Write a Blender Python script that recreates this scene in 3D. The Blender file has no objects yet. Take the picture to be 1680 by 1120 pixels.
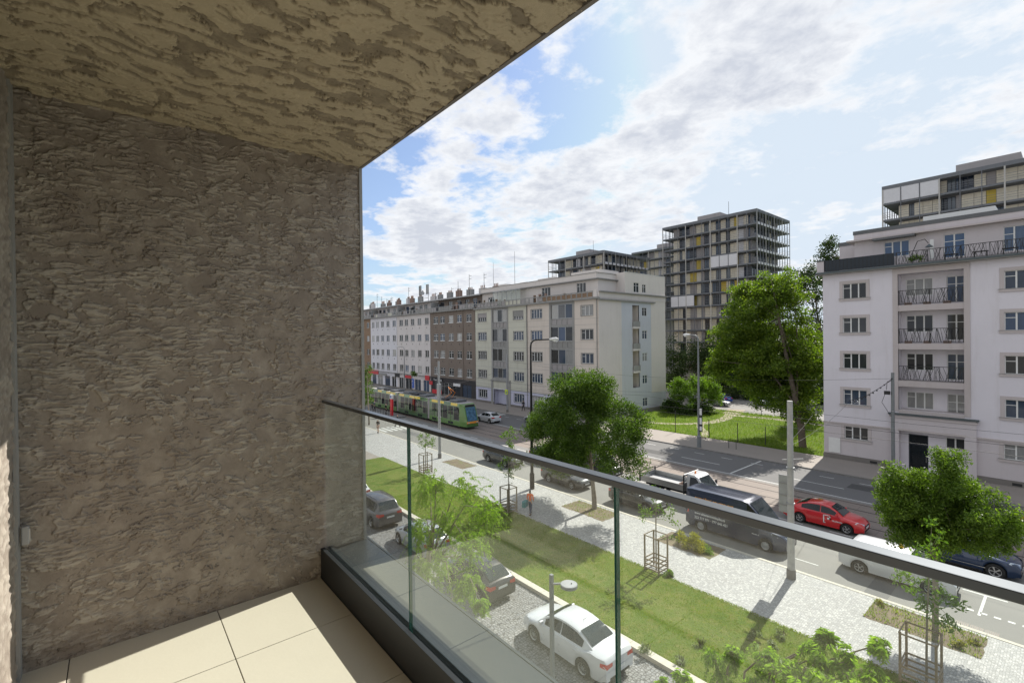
import bpy, bmesh, math, random
import numpy as np
from mathutils import Vector, Matrix
random.seed(7); RNG=np.random.RandomState(11)
C=bpy.context.scene.collection; S=bpy.context.scene
PI=math.pi; R=math.radians
# ---------------------------------------------------------------- camera
EYE=12.2; FPX=777.22
yaw,pit,rol=R(39.898),R(-.3014),R(-.6459)
Fv=Vector((-math.cos(yaw)*math.cos(pit),math.sin(yaw)*math.cos(pit),math.sin(pit)))
R0=Vector((math.sin(yaw),math.cos(yaw),0)); U0=R0.cross(Fv)
Rv=R0*math.cos(rol)+U0*math.sin(rol); Uv=U0*math.cos(rol)-R0*math.sin(rol)
cam_d=bpy.data.cameras.new('camera'); cam=bpy.data.objects.new('camera',cam_d); C.objects.link(cam)
M=Matrix((Rv,Uv,-Fv)).transposed().to_4x4(); M.translation=Vector((0,0,EYE)); cam.matrix_world=M
cam_d.sensor_width=36; cam_d.lens=36*FPX/1680; cam_d.clip_start=.05; cam_d.clip_end=4000
S.camera=cam
def ray(x,y): return Fv*FPX+Rv*(x-840)-Uv*(y-560)
def atY(x,y,Y): r=ray(x,y); return Vector((0,0,EYE))+r*(Y/r.y)
def G(x,y,z=0): r=ray(x,y); return Vector((0,0,EYE))+r*((z-EYE)/r.z)
# ---------------------------------------------------------------- light
SUN=Vector((-.125,1,.955)).normalized()
sd=bpy.data.lights.new('sun','SUN'); sd.energy=5.0; sd.angle=R(.5); sd.color=(1,.95,.87)
so=bpy.data.objects.new('sun',sd); C.objects.link(so); so.rotation_euler=SUN.to_track_quat('Z','Y').to_euler()
W=bpy.data.worlds.new('World'); S.world=W; W.use_nodes=True
S.view_settings.view_transform='Standard'; S.view_settings.look='None'; S.view_settings.exposure=.60; S.view_settings.gamma=1
S.render.film_transparent=False
S.cycles.max_bounces=10; S.cycles.diffuse_bounces=4; S.cycles.transparent_max_bounces=16
def build_world():
    nt=W.node_tree; n=nt.nodes; l=nt.links; n.clear()
    out=n.new('ShaderNodeOutputWorld'); bg=n.new('ShaderNodeBackground'); bg.inputs[1].default_value=SKY_STRENGTH
    sky=n.new('ShaderNodeTexSky'); sky.sky_type='NISHITA'; sky.sun_disc=False
    sky.sun_elevation=math.asin(SUN.z); sky.sun_rotation=math.atan2(SUN.x,SUN.y); sky.dust_density=1.5; sky.ozone_density=1.5
    tc=n.new('ShaderNodeTexCoord')
    sep=n.new('ShaderNodeSeparateXYZ'); l.new(tc.outputs['Generated'],sep.inputs[0])
    def m(op,a,b=None,c=None,clamp=False):
        k=n.new('ShaderNodeMath'); k.operation=op; k.use_clamp=clamp
        for i,v in enumerate((a,b,c)):
            if v is None: continue
            if isinstance(v,(int,float)): k.inputs[i].default_value=v
            else: l.new(v,k.inputs[i])
        return k.outputs[0]
    zz=m('MAXIMUM',m('ADD',sep.outputs[2],.16),.05)
    cx=m('DIVIDE',sep.outputs[0],zz); cy=m('DIVIDE',sep.outputs[1],zz)
    cb=n.new('ShaderNodeCombineXYZ'); l.new(cx,cb.inputs[0]); l.new(cy,cb.inputs[1])
    def noise(sc,det,rough,dist=0,off=0):
        mp=n.new('ShaderNodeMapping'); mp.inputs['Location'].default_value=(off,off*.7,off*.3); l.new(cb.outputs[0],mp.inputs[0])
        k=n.new('ShaderNodeTexNoise'); k.inputs['Scale'].default_value=sc; k.inputs['Detail'].default_value=det; k.inputs['Roughness'].default_value=rough
        k.inputs['Distortion'].default_value=dist; l.new(mp.outputs[0],k.inputs['Vector']); return k.outputs[0]
    big=noise(2.6,10,.60,.15,3.3); sm=noise(9,8,.62,.2,9.1)
    cov=m('ADD',m('MULTIPLY',big,.74),m('MULTIPLY',sm,.34))
    # cloud banks and openings, by direction
    def lobe(px,py,w,amt):
        nonlocal cov
        d=ray(px,py).normalized()
        v=n.new('ShaderNodeVectorMath'); v.operation='DOT_PRODUCT'; l.new(tc.outputs['Generated'],v.inputs[0]); v.inputs[1].default_value=d
        g=m('MULTIPLY',m('SUBTRACT',1.0,m('DIVIDE',m('SUBTRACT',1.0,v.outputs['Value']),1-math.cos(R(w))),clamp=True),amt)
        cov=m('ADD',cov,g)
    for a in LOBES: lobe(*a)
    back=m('MULTIPLY',m('SUBTRACT',0.0,m('ADD',sep.outputs[1],.1),clamp=True),.20); cov=m('ADD',cov,back)  # extra cloud behind the camera, unseen, added to brighten the shaded facades
    cr=n.new('ShaderNodeMapRange'); cr.interpolation_type='SMOOTHSTEP'; cr.inputs[1].default_value=.475; cr.inputs[2].default_value=.625
    l.new(cov,cr.inputs[0])
    haze=m('MULTIPLY',m('SUBTRACT',1.0,m('MULTIPLY',sep.outputs[2],1.35),clamp=True),.20)
    fac=m('MAXIMUM',cr.outputs[0],haze)
    thick=n.new('ShaderNodeMapRange'); thick.inputs[1].default_value=.54; thick.inputs[2].default_value=.78; l.new(m('ADD',m('MULTIPLY',cov,.8),m('MULTIPLY',noise(6,6,.65,.4,2.0),.34)),thick.inputs[0])
    cc=n.new('ShaderNodeValToRGB'); e=cc.color_ramp.elements
    e[0].position=0; e[0].color=(6.6,6.7,6.85,1); e[1].position=1; e[1].color=(4.3,4.55,5.1,1)
    k=cc.color_ramp.elements.new(.45); k.color=(6.1,6.25,6.5,1)
    l.new(thick.outputs[0],cc.inputs[0])
    mix=n.new('ShaderNodeMix'); mix.data_type='RGBA'
    sk=n.new('ShaderNodeMix'); sk.data_type='RGBA'; sk.blend_type='MULTIPLY'; sk.inputs[0].default_value=1; l.new(sky.outputs[0],sk.inputs[6]); sk.inputs[7].default_value=SKY_TINT
    l.new(fac,mix.inputs[0]); dk=n.new('ShaderNodeMix'); dk.data_type='RGBA'; dk.blend_type='DARKEN'; dk.inputs[0].default_value=1; l.new(sk.outputs[2],dk.inputs[6]); dk.inputs[7].default_value=(4.5,5.25,6.1,1); l.new(dk.outputs[2],mix.inputs[6]); l.new(cc.outputs[0],mix.inputs[7])
    l.new(mix.outputs[2],bg.inputs[0]); l.new(bg.outputs[0],out.inputs[0])
SKY_STRENGTH=.10; SKY_TINT=(.78,.90,1.05,1)
LOBES=[(1400,120,22,.03),(1200,140,12,.05),(1560,60,20,.02),(1480,60,9,-.05),(1330,230,6,-.06),(935,195,4,-.13),(1075,95,3,-.10),(640,300,6,-.12),(1290,320,9,-.13),(1180,270,5,-.06),(1030,300,9,.05),(800,430,16,.09),(700,350,6,.08),(820,140,10,.12),(1440,200,10,-.04),(1600,340,12,.0),(770,330,4,-.08)]
build_world()
# ---------------------------------------------------------------- helpers
def L(c):  # sRGB 0-255 -> linear
    return tuple(((v/255)/12.92 if v/255<=.04045 else ((v/255+.055)/1.055)**2.4) for v in c)+(1,)
MATS={}
class NT:
    def __init__(s,name):
        s.m=bpy.data.materials.new(name); s.m.use_nodes=True; s.n=s.m.node_tree.nodes; s.l=s.m.node_tree.links
        s.b=s.n['Principled BSDF']; s.out=s.n['Material Output']; s.geo=None
    def new(s,t,**k):
        x=s.n.new(t)
        for a,b in k.items(): setattr(x,a,b)
        return x
    def pos(s,scale=(1,1,1),obj=False,rot=(0,0,0)):
        if obj: o=s.new('ShaderNodeTexCoord').outputs['Object']
        else: o=s.new('ShaderNodeNewGeometry').outputs['Position']
        mp=s.new('ShaderNodeMapping'); mp.inputs['Scale'].default_value=scale; mp.inputs['Rotation'].default_value=rot; s.l.new(o,mp.inputs[0]); return mp.outputs[0]
    def noise(s,vec,scale,det=4,rough=.55,dist=0):
        k=s.new('ShaderNodeTexNoise'); k.inputs['Scale'].default_value=scale; k.inputs['Detail'].default_value=det; k.inputs['Roughness'].default_value=rough; k.inputs['Distortion'].default_value=dist
        s.l.new(vec,k.inputs['Vector']); return k.outputs[0]
    def vor(s,vec,scale,feature='F1',out='Distance',rand=1):
        k=s.new('ShaderNodeTexVoronoi',feature=feature); k.inputs['Scale'].default_value=scale; k.inputs['Randomness'].default_value=rand
        s.l.new(vec,k.inputs['Vector']); return k.outputs[out]
    def ramp(s,fac,stops,interp='LINEAR'):
        k=s.new('ShaderNodeValToRGB'); cr=k.color_ramp; cr.interpolation=interp
        while len(cr.elements)<len(stops): cr.elements.new(.5)
        for e,(p,c) in zip(cr.elements,stops):
            e.position=p; e.color=(tuple(c)+(1,))[:4] if not isinstance(c,(int,float)) else (c,c,c,1)
        s.l.new(fac,k.inputs[0]); return k.outputs[0]
    def mix(s,f,a,b,blend='MIX'):
        k=s.new('ShaderNodeMix',data_type='RGBA',blend_type=blend)
        for i,v in ((0,f),(6,a),(7,b)):
            if isinstance(v,(int,float)): k.inputs[i].default_value=v
            elif isinstance(v,tuple): k.inputs[i].default_value=(v+(1,))[:4]
            else: s.l.new(v,k.inputs[i])
        return k.outputs[2]
    def math(s,op,a,b=0,clamp=False):
        k=s.new('ShaderNodeMath',operation=op,use_clamp=clamp)
        for i,v in enumerate((a,b)):
            if isinstance(v,(int,float)): k.inputs[i].default_value=v
            else: s.l.new(v,k.inputs[i])
        return k.outputs[0]
    def col(s,v):
        if isinstance(v,tuple): s.b.inputs['Base Color'].default_value=(v+(1,))[:4]
        else: s.l.new(v,s.b.inputs['Base Color'])
    def set(s,**k):
        for a,v in k.items():
            a=a.replace('_',' ')
            if isinstance(v,(int,float,tuple)): s.b.inputs[a].default_value=v
            else: s.l.new(v,s.b.inputs[a])
    def bump(s,h,dist=.01,strength=1,prev=None):
        k=s.new('ShaderNodeBump'); k.inputs['Distance'].default_value=dist; k.inputs['Strength'].default_value=strength; s.l.new(h,k.inputs['Height'])
        if prev is not None: s.l.new(prev,k.inputs['Normal'])
        s.l.new(k.outputs[0],s.b.inputs['Normal']); return k.outputs[0]
def plain(name,c,rough=.7,metal=0,var=.12,scale=3,bump=0,bscale=40,coat=0,spec=.5):
    if name in MATS: return MATS[name]
    t=NT(name); c=tuple(c[:3])
    if var:
        f=t.noise(t.pos(),scale,5,.6)
        t.col(t.mix(t.math('MULTIPLY',t.math('SUBTRACT',f,.3),1.6,True),tuple(v*(1-var) for v in c),tuple(min(1,v*(1+var)) for v in c)))
    else: t.col(c)
    t.set(Roughness=rough,Metallic=metal,Coat_Weight=coat,Specular_IOR_Level=spec)
    if bump: t.bump(t.noise(t.pos(),bscale,4,.6),bump)
    MATS[name]=t.m; return t.m
def carpaint(name,c,rough=.35,metal=.0,coat=1.0):
    if name in MATS: return MATS[name]
    t=NT(name); f=t.noise(t.pos(obj=True),2.5,5,.6)
    c=tuple(c[:3]); t.col(t.mix(t.math('MULTIPLY',f,.5),c,tuple(v*.8+.012 for v in c)))
    t.set(Roughness=rough,Metallic=metal,Coat_Weight=coat,Coat_Roughness=.04)
    MATS[name]=t.m; return t.m
class MB:
    def __init__(s): s.v=[]; s.f=[]; s.m=[]; s.mats=[]; s.smooth=[]
    def mi(s,m):
        if m not in s.mats: s.mats.append(m)
        return s.mats.index(m)
    def add(s,vs,fs,m,smooth=False):
        o=len(s.v); s.v+= [tuple(v) for v in vs]; k=s.mi(m)
        for f in fs: s.f.append(tuple(i+o for i in f)); s.m.append(k); s.smooth.append(smooth)
        return s
    def box(s,x0,x1,y0,y1,z0,z1,m):
        return s.add([(x0,y0,z0),(x1,y0,z0),(x1,y1,z0),(x0,y1,z0),(x0,y0,z1),(x1,y0,z1),(x1,y1,z1),(x0,y1,z1)],
            [(0,3,2,1),(4,5,6,7),(0,1,5,4),(1,2,6,5),(2,3,7,6),(3,0,4,7)],m)
    def bar(s,p,q,w,h,m):  # rectangular bar between points
        p=Vector(p);q=Vector(q);d=(q-p).normalized(); a=d.cross(Vector((0,0,1)))
        a=Vector((1,0,0)) if a.length<1e-3 else a.normalized(); b=a.cross(d)
        vs=[e+a*i*w/2+b*j*h/2 for e in (p,q) for i,j in ((-1,-1),(1,-1),(1,1),(-1,1))]
        return s.add(vs,[(0,3,2,1),(4,5,6,7),(0,1,5,4),(1,2,6,5),(2,3,7,6),(3,0,4,7)],m)
    def tube(s,pts,rs,m,n=8,cap=True,smooth=True):
        pts=[Vector(p) for p in pts]
        if isinstance(rs,(int,float)): rs=[rs]*len(pts)
        vs=[];fs=[];prev=None
        for i,p in enumerate(pts):
            d=(pts[min(i+1,len(pts)-1)]-pts[max(i-1,0)]).normalized()
            if prev is None:
                a=d.cross(Vector((0,0,1))); a=Vector((1,0,0)) if a.length<1e-3 else a.normalized()
            else:
                a=prev-d*prev.dot(d); a=a.normalized() if a.length>1e-4 else Vector((1,0,0))
            prev=a; b=d.cross(a)
            for k in range(n):
                t=2*PI*k/n; vs.append(p+(a*math.cos(t)+b*math.sin(t))*rs[i])
        for i in range(len(pts)-1):
            for k in range(n):
                fs.append((i*n+k,i*n+(k+1)%n,(i+1)*n+(k+1)%n,(i+1)*n+k))
        s.add(vs,fs,m,smooth)
        if cap: 
            o=(len(pts)-1)*n; s.add(vs[:n],[tuple(range(n))[::-1]],m); s.add(vs[o:],[tuple(range(n))],m)
        return s
    def cyl(s,x,y,z0,z1,r0,r1,m,n=12): return s.tube([(x,y,z0),(x,y,z1)],[r0,r1],m,n)
    def poly(s,pts,m): return s.add(pts,[tuple(range(len(pts)))],m)
    def prism(s,pts,z0,z1,m):  # horizontal outline
        n=len(pts); vs=[(x,y,z0) for x,y in pts]+[(x,y,z1) for x,y in pts]
        return s.add(vs,[tuple(range(n))[::-1],tuple(range(n,2*n))]+[(i,(i+1)%n,n+(i+1)%n,n+i) for i in range(n)],m)
    def mesh(s,name):
        me=bpy.data.meshes.new(name); me.from_pydata(s.v,[],s.f)
        for m in s.mats: me.materials.append(m)
        me.polygons.foreach_set('material_index',s.m); me.polygons.foreach_set('use_smooth',s.smooth); me.update(); return me
    def build(s,name,parent=None,loc=None,rz=0,bevel=0):
        o=bpy.data.objects.new(name,s.mesh(name)); C.objects.link(o); o.parent=parent
        if loc is not None: o.location=loc
        o.rotation_euler[2]=rz
        if bevel:
            b=o.modifiers.new('bevel','BEVEL'); b.width=bevel; b.segments=2; b.limit_method='ANGLE'
        return o
def tag(o,label=None,cat=None,group=None,kind=None):
    if label: o['label']=label
    if cat: o['category']=cat
    if group: o['group']=group
    if kind: o['kind']=kind
    return o
def empty(name,loc=(0,0,0),rz=0,label=None,cat=None,group=None,parent=None):
    o=bpy.data.objects.new(name,None); C.objects.link(o); o.location=loc; o.rotation_euler[2]=rz; o.parent=parent
    o.empty_display_size=.2
    return tag(o,label,cat,group)
def inst(name,me,parent=None,loc=(0,0,0),rz=0,sc=None):
    o=bpy.data.objects.new(name,me); C.objects.link(o); o.parent=parent; o.location=loc; o.rotation_euler[2]=rz
    if sc: o.scale=sc
    return o
def copy_tree(o,parent=None):
    c=o.copy(); C.objects.link(c); c.parent=parent
    for ch in list(o.children): copy_tree(ch,c)
    return c
def text(s,size,name,parent,loc,rot,m,ext=.004,align='LEFT',sx=1):
    cu=bpy.data.curves.new(name,'FONT'); cu.body=s; cu.size=size; cu.extrude=ext; cu.align_x=align; cu.materials.append(m); cu.offset=.008*size*2
    o=bpy.data.objects.new(name,cu); C.objects.link(o); o.parent=parent; o.location=loc; o.rotation_euler=rot; o.scale=(sx,1,1)
    bpy.context.view_layer.update(); me=bpy.data.meshes.new_from_object(o.evaluated_get(bpy.context.evaluated_depsgraph_get())); q=bpy.data.objects.new(name,me); C.objects.link(q); q.parent=parent; q.location=loc; q.rotation_euler=rot; q.scale=(sx,1,1)
    nm=o.name; bpy.data.objects.remove(o); q.name=nm; return q
# ---- numpy value noise
def vnoise(X,Y,seed):
    r=np.random.RandomState(seed); T=r.rand(256,256)
    xi=np.floor(X).astype(int); yi=np.floor(Y).astype(int); fx=X-xi; fy=Y-yi
    fx=fx*fx*fx*(fx*(fx*6-15)+10); fy=fy*fy*fy*(fy*(fy*6-15)+10)
    g=lambda a,b:T[a%256,b%256]
    return (g(xi,yi)*(1-fx)+g(xi+1,yi)*fx)*(1-fy)+(g(xi,yi+1)*(1-fx)+g(xi+1,yi+1)*fx)*fy
def fbm(X,Y,seed,oct=4,rough=.5):
    s=0;a=1;t=0
    for i in range(oct): s=s+a*vnoise(X*2**i,Y*2**i,seed+i); t+=a; a*=rough
    return s/t
def ss(x,a,b): t=np.clip((x-a)/(b-a),0,1); return t*t*(3-2*t)
# ---------------------------------------------------------------- materials
def mk_stucco(name,dark,light,var,tint):
    t=NT(name); at=t.new('ShaderNodeAttribute',attribute_name='relief')
    f=at.outputs['Fac']; n2=t.noise(t.pos(),1.3,5,.6); n3=t.noise(t.pos(),55,4,.7); n4=t.noise(t.pos(),9,5,.65)
    c=t.mix(t.math('MULTIPLY',f,1.0,True),dark,light); c=t.mix(t.math('MULTIPLY',f,-2.4,True),c,tuple(v*.30 for v in dark))  # negative relief values: painted crease shade, a much darker base colour
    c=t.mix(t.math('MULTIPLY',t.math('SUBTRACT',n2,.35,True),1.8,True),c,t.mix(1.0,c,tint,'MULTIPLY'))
    c=t.mix(t.math('MULTIPLY',n3,.30),c,tuple(v*.45 for v in dark))
    c=t.mix(t.math('MULTIPLY',t.math('SUBTRACT',n4,.45,True),1.5,True),c,tuple(v*1.12 for v in light))
    t.col(c); t.set(Roughness=.85,Specular_IOR_Level=.3)
    t.bump(t.noise(t.pos(),170,5,.7),.0022,1)
    MATS[name]=t.m; return t.m
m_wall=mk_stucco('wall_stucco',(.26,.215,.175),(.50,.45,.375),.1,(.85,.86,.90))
m_ceil=mk_stucco('ceiling_stucco',(.23,.19,.135),(.52,.44,.305),.1,(.92,.92,.92))
t=NT('smooth_render'); f=t.noise(t.pos(),6,6,.65); g2=t.noise(t.pos(),40,5,.7)
t.col(t.mix(g2,t.mix(f,(.19,.18,.165),(.30,.29,.27)),(.22,.21,.19))); t.set(Roughness=.8); t.bump(t.noise(t.pos(),25,6,.7),.006,1); m_conc=t.m
t=NT('floor_tile'); p=t.pos(); f=t.noise(p,2.2,6,.65); f2=t.noise(p,60,3,.6)
t.col(t.mix(t.math('MULTIPLY',f2,.25),t.mix(f,(.50,.455,.37),(.585,.54,.445)),(.43,.39,.31))); t.set(Roughness=.55); t.bump(f2,.0008,.6); m_tile=t.m
m_grout=plain('grout',(.03,.028,.025),.9)
m_black=plain('anthracite_metal',(.014,.016,.019),.48,0,.1,5)
m_rail=plain('handrail_metal',(.10,.11,.12),.30,.80,.08,9)
m_ledge=plain('grey_sheet_metal',(.065,.075,.08),.38,.5,.10,4,.0006,20)
m_alu=plain('aluminium',(.45,.46,.46),.35,.8,.05,9)
def mk_glass(name,tint,refl=1.0):
    t=NT(name); t.n.remove(t.b)
    geo=t.new('ShaderNodeNewGeometry'); d=t.new('ShaderNodeVectorMath',operation='DOT_PRODUCT'); t.l.new(geo.outputs['Incoming'],d.inputs[0]); t.l.new(geo.outputs['Normal'],d.inputs[1])
    c=t.math('ABSOLUTE',d.outputs['Value']); p=t.math('POWER',t.math('SUBTRACT',1.0,c),4.0)
    f=t.math('MULTIPLY',t.math('ADD',t.math('MULTIPLY',p,.96),.042),refl,True)
    tr=t.new('ShaderNodeBsdfTransparent'); tr.inputs[0].default_value=tint+(1,)
    gl=t.new('ShaderNodeBsdfGlossy'); gl.inputs['Roughness'].default_value=0; gl.inputs[0].default_value=(.96,1,.98,1)
    mx=t.new('ShaderNodeMixShader'); t.l.new(f,mx.inputs[0]); t.l.new(tr.outputs[0],mx.inputs[1]); t.l.new(gl.outputs[0],mx.inputs[2]); t.l.new(mx.outputs[0],t.out.inputs[0]); return t.m
m_glass=mk_glass('clear_glass',(.950,.978,.965),1.08)
m_glassedge=plain('glass_edge',(.03,.13,.105),.12,0,0)
# ground
t=NT('asphalt'); p=t.pos(); f=t.noise(p,.35,6,.6); f2=t.noise(p,45,3,.7); f3=t.noise(t.pos((.05,1.6,1)),1.5,4,.6)
c=t.mix(f,(.105,.103,.10),(.155,.152,.147)); c=t.mix(t.math('MULTIPLY',f3,.35),c,(.09,.09,.09)); c=t.mix(t.math('MULTIPLY',f2,.5),c,(.18,.175,.17))
t.col(c); t.set(Roughness=.85); t.bump(f2,.004,.5); m_asph=t.m
t=NT('worn_asphalt'); p=t.pos(); f=t.noise(p,.22,7,.65); f2=t.noise(p,45,3,.7); f3=t.noise(t.pos((.03,1.2,1)),1.2,5,.6)
c=t.mix(f,(.17,.163,.15),(.25,.24,.22)); c=t.mix(t.math('MULTIPLY',f3,.4),c,(.14,.137,.13)); c=t.mix(t.math('MULTIPLY',f2,.4),c,(.27,.26,.24))
t.col(c); t.set(Roughness=.85); t.bump(f2,.004,.5); m_asph2=t.m
t=NT('track_paving'); p=t.pos(); f=t.noise(p,.8,5,.6); f2=t.noise(p,30,3,.7)
br=t.new('ShaderNodeTexBrick'); br.inputs['Scale'].default_value=1; br.inputs['Brick Width'].default_value=2.0; br.inputs['Row Height'].default_value=.75; br.inputs['Mortar Size'].default_value=.012; br.offset=.0
br.inputs[1].default_value=(.21,.175,.145,1); br.inputs[2].default_value=(.25,.20,.165,1); br.inputs[3].default_value=(.06,.055,.05,1); t.l.new(p,br.inputs['Vector'])
t.col(t.mix(t.math('MULTIPLY',f2,.45),t.mix(t.math('MULTIPLY',f,.5),br.outputs[0],(.14,.125,.115)),(.24,.20,.17))); t.set(Roughness=.8); m_track=t.m
def mk_mosaic(name,cols,scale,joint,jw,bd,warp=.0):
    t=NT(name); p=t.pos()
    cc=t.vor(p,scale,'F1','Color',.55); sx=t.new('ShaderNodeSeparateColor'); t.l.new(cc,sx.inputs[0])
    e=t.vor(p,scale,'DISTANCE_TO_EDGE','Distance',.55)
    k=t.ramp(sx.outputs[0],[(i/len(cols),c) for i,c in enumerate(cols)],'CONSTANT')
    big=t.noise(p,.45,6,.65); k=t.mix(t.math('MULTIPLY',big,.45),k,t.mix(1.0,k,(.62,.60,.57),'MULTIPLY'))
    f=t.new('ShaderNodeMapRange'); f.inputs[1].default_value=jw*.4; f.inputs[2].default_value=jw; t.l.new(e,f.inputs[0])
    t.col(t.mix(f.outputs[0],joint,k)); t.set(Roughness=.75); t.bump(f.outputs[0],bd,.8); MATS[name]=t.m; return t.m
m_mosaic=mk_mosaic('stone_mosaic',[(.35,.345,.34),(.44,.435,.425),(.39,.39,.39),(.48,.47,.46),(.37,.365,.36),(.57,.56,.545),(.42,.415,.405)],12.5,(.27,.26,.245),.10,.005)
m_setts=mk_mosaic('stone_setts',[(.22,.215,.21),(.27,.265,.26),(.24,.235,.23),(.31,.305,.30),(.25,.25,.25)],8.0,(.085,.082,.078),.11,.012)
t=NT('far_pavement'); p=t.pos(); f=t.noise(p,.6,6,.6); f2=t.noise(p,25,3,.7)
t.col(t.mix(t.math('MULTIPLY',f2,.4),t.mix(f,(.24,.21,.185),(.32,.285,.25)),(.30,.27,.24))); t.set(Roughness=.85); m_farpave=t.m
t=NT('path_dirt'); p=t.pos(); f=t.noise(p,2,6,.7); t.col(t.mix(f,(.30,.25,.19),(.42,.37,.30))); t.set(Roughness=.95); t.bump(f,.02,.6); m_dirt=t.m
t=NT('soil'); p=t.pos(); f=t.noise(p,2.2,7,.75); f2=t.noise(p,30,3,.7)
c=t.mix(t.ramp(f,[(.35,0),(.65,1)]),(.17,.13,.085),(.36,.29,.20)); t.col(t.mix(t.math('MULTIPLY',t.math('SUBTRACT',t.noise(p,1.1,5,.7),.5,True),4,True),t.mix(f2,c,(.10,.075,.05)),(.12,.15,.04))); t.set(Roughness=.95); t.bump(f2,.03,.8); m_soil=t.m
def mk_grass(name,a,b,c3,sc=1):
    t=NT(name); p=t.pos(); f=t.noise(p,.5*sc,6,.65,.5); f2=t.noise(p,38,4,.75); f3=t.noise(p,2.2*sc,5,.65,.4)
    c=t.mix(t.ramp(f,[(.36,0),(.62,1)]),a,b); c=t.mix(t.ramp(f3,[(.46,0),(.72,.85)]),c,c3); c=t.mix(t.math('MULTIPLY',f2,.55),c,t.mix(1.0,c,(.42,.5,.35),'MULTIPLY'))
    t.col(c); t.set(Roughness=.95,Specular_IOR_Level=.15); t.bump(f2,.06,.9); MATS[name]=t.m; return t.m
m_lawn=mk_grass('lawn',(.12,.185,.03),(.165,.215,.04),(.25,.235,.075))
m_park=mk_grass('park_grass',(.10,.165,.018),(.13,.20,.022),(.19,.20,.05),.6)
m_kerb=plain('pale_kerb_stone',(.55,.51,.43),.8,0,.15,6,.003)
m_kerb2=plain('granite_kerb',(.22,.21,.195),.8,0,.2,5,.003)
m_white=plain('road_paint',(.62,.62,.59),.7,0,.25,8)
m_rails=plain('steel_rail',(.055,.045,.04),.35,.7,.1,5)
m_ground=plain('city_ground',(.16,.15,.13),.95,0,.25,.08)
# facade
def render_m(name,c,var=.10,bump=.004,stain=.25):
    t=NT(name); p=t.pos(); f=t.noise(p,.25,6,.65); f2=t.noise(p,12,4,.6); f3=t.noise(t.pos((1.6,1.6,.18)),1.0,5,.65)
    k=t.mix(f,tuple(v*(1-var) for v in c),tuple(min(1,v*(1+var)) for v in c))
    k=t.mix(t.math('MULTIPLY',t.math('SUBTRACT',f3,.52,True),stain*8,True),k,t.mix(1.0,k,(.80,.78,.74),'MULTIPLY'))
    k=t.mix(t.math('MULTIPLY',f2,.14),k,tuple(v*.7 for v in c))
    t.col(k); t.set(Roughness=.9,Specular_IOR_Level=.25); t.bump(t.noise(p,30,4,.6),bump,.6); MATS[name]=t.m; return t.m
m_lav=render_m('white_lavender_render',(.70,.67,.71)); m_lavp=render_m('pale_pink_render',(.58,.535,.545)); m_trim=render_m('warm_grey_trim',(.52,.47,.46))
m_plinth=render_m('dark_plinth',(.20,.185,.17),.15); m_crgreen=render_m('greenish_cream_render',(.58,.57,.48),stain=.35); m_crpink=render_m('pinkish_cream_render',(.66,.59,.52),stain=.35)
m_crside=render_m('cream_side_render',(.69,.64,.60)); m_crblue=render_m('pale_blue_render',(.56,.575,.61)); m_cryel=render_m('pale_yellow_render',(.70,.65,.59)); m_lavbase=render_m('lavender_base_render',(.56,.56,.68))
m_conc2=render_m('grey_concrete',(.32,.315,.30),.18,stain=.5); m_screen=plain('terrace_screen_fabric',(.018,.026,.036),.6,0,.15,3); m_brown=render_m('brown_render',(.225,.185,.155),.18,stain=.5); m_brown2=render_m('ochre_brown_render',(.26,.18,.12),.15)
m_w1=render_m('cool_white_render',(.68,.67,.70),stain=.4); m_w2=render_m('warm_white_render',(.66,.62,.60),stain=.4); m_dark=render_m('dark_shopfront',(.06,.055,.055),.2)
m_roofg=plain('roof_sheet',(.13,.135,.14),.6,.2,.12,2); m_eave=plain('eave_grey',(.27,.265,.25),.7,0,.12,2); m_flash=plain('dark_flashing',(.09,.11,.115),.5,.3,.1,2)
m_frame=plain('white_window_frame',(.72,.72,.70),.45,0,.05,5); m_frameb=plain('dark_window_frame',(.03,.035,.045),.4,0,.05,5)
m_iron=plain('wrought_iron',(.03,.03,.03),.6,.2,.1,5); m_brick=render_m('brick_chimney',(.30,.21,.17),.2)
def mk_pane(name,stops,rough=.04):
    t=NT(name); oi=t.new('ShaderNodeObjectInfo'); k=t.ramp(oi.outputs['Random'],stops,'CONSTANT')
    n=t.noise(t.pos((3,3,.6)),2.0,4,.6); k=t.mix(t.math('MULTIPLY',n,.6),k,t.mix(1.0,k,(.25,.26,.28),'MULTIPLY'))
    t.col(k); t.set(Roughness=rough,Specular_IOR_Level=.55); MATS[name]=t.m; return t.m
m_pane=mk_pane('window_pane',[(0,(.02,.024,.028)),(.28,(.06,.085,.13)),(.45,(.04,.045,.05)),(.58,(.15,.155,.16)),(.70,(.34,.34,.33)),(.80,(.03,.035,.04)),(.88,(.48,.47,.44)),(.95,(.07,.11,.19))])  # bluish stops put sky reflections into the pane colour
m_blue=mk_pane('blue_sky_pane',[(0,(.06,.13,.26)),(.5,(.10,.16,.26))])
m_towerpane=mk_pane('tower_pane',[(0,(.02,.03,.05)),(.3,(.06,.10,.16)),(.55,(.03,.04,.05)),(.75,(.14,.17,.2))])
m_curtain=plain('net_curtain',(.62,.62,.60),.8,0,.2,6)
m_slab=render_m('tower_slab_edge',(.17,.18,.195),.15); m_tcream=render_m('tower_cream_panel',(.74,.69,.57)); m_tyel=render_m('tower_yellow_panel',(.60,.46,.10)); m_tgrey=render_m('tower_grey_panel',(.36,.34,.335)); m_twhite=plain('tower_white_screen',(.62,.62,.64),.7,0,.08,2); m_tpost=plain('tower_post',(.42,.41,.38),.5,.4,.1,2)
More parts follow.
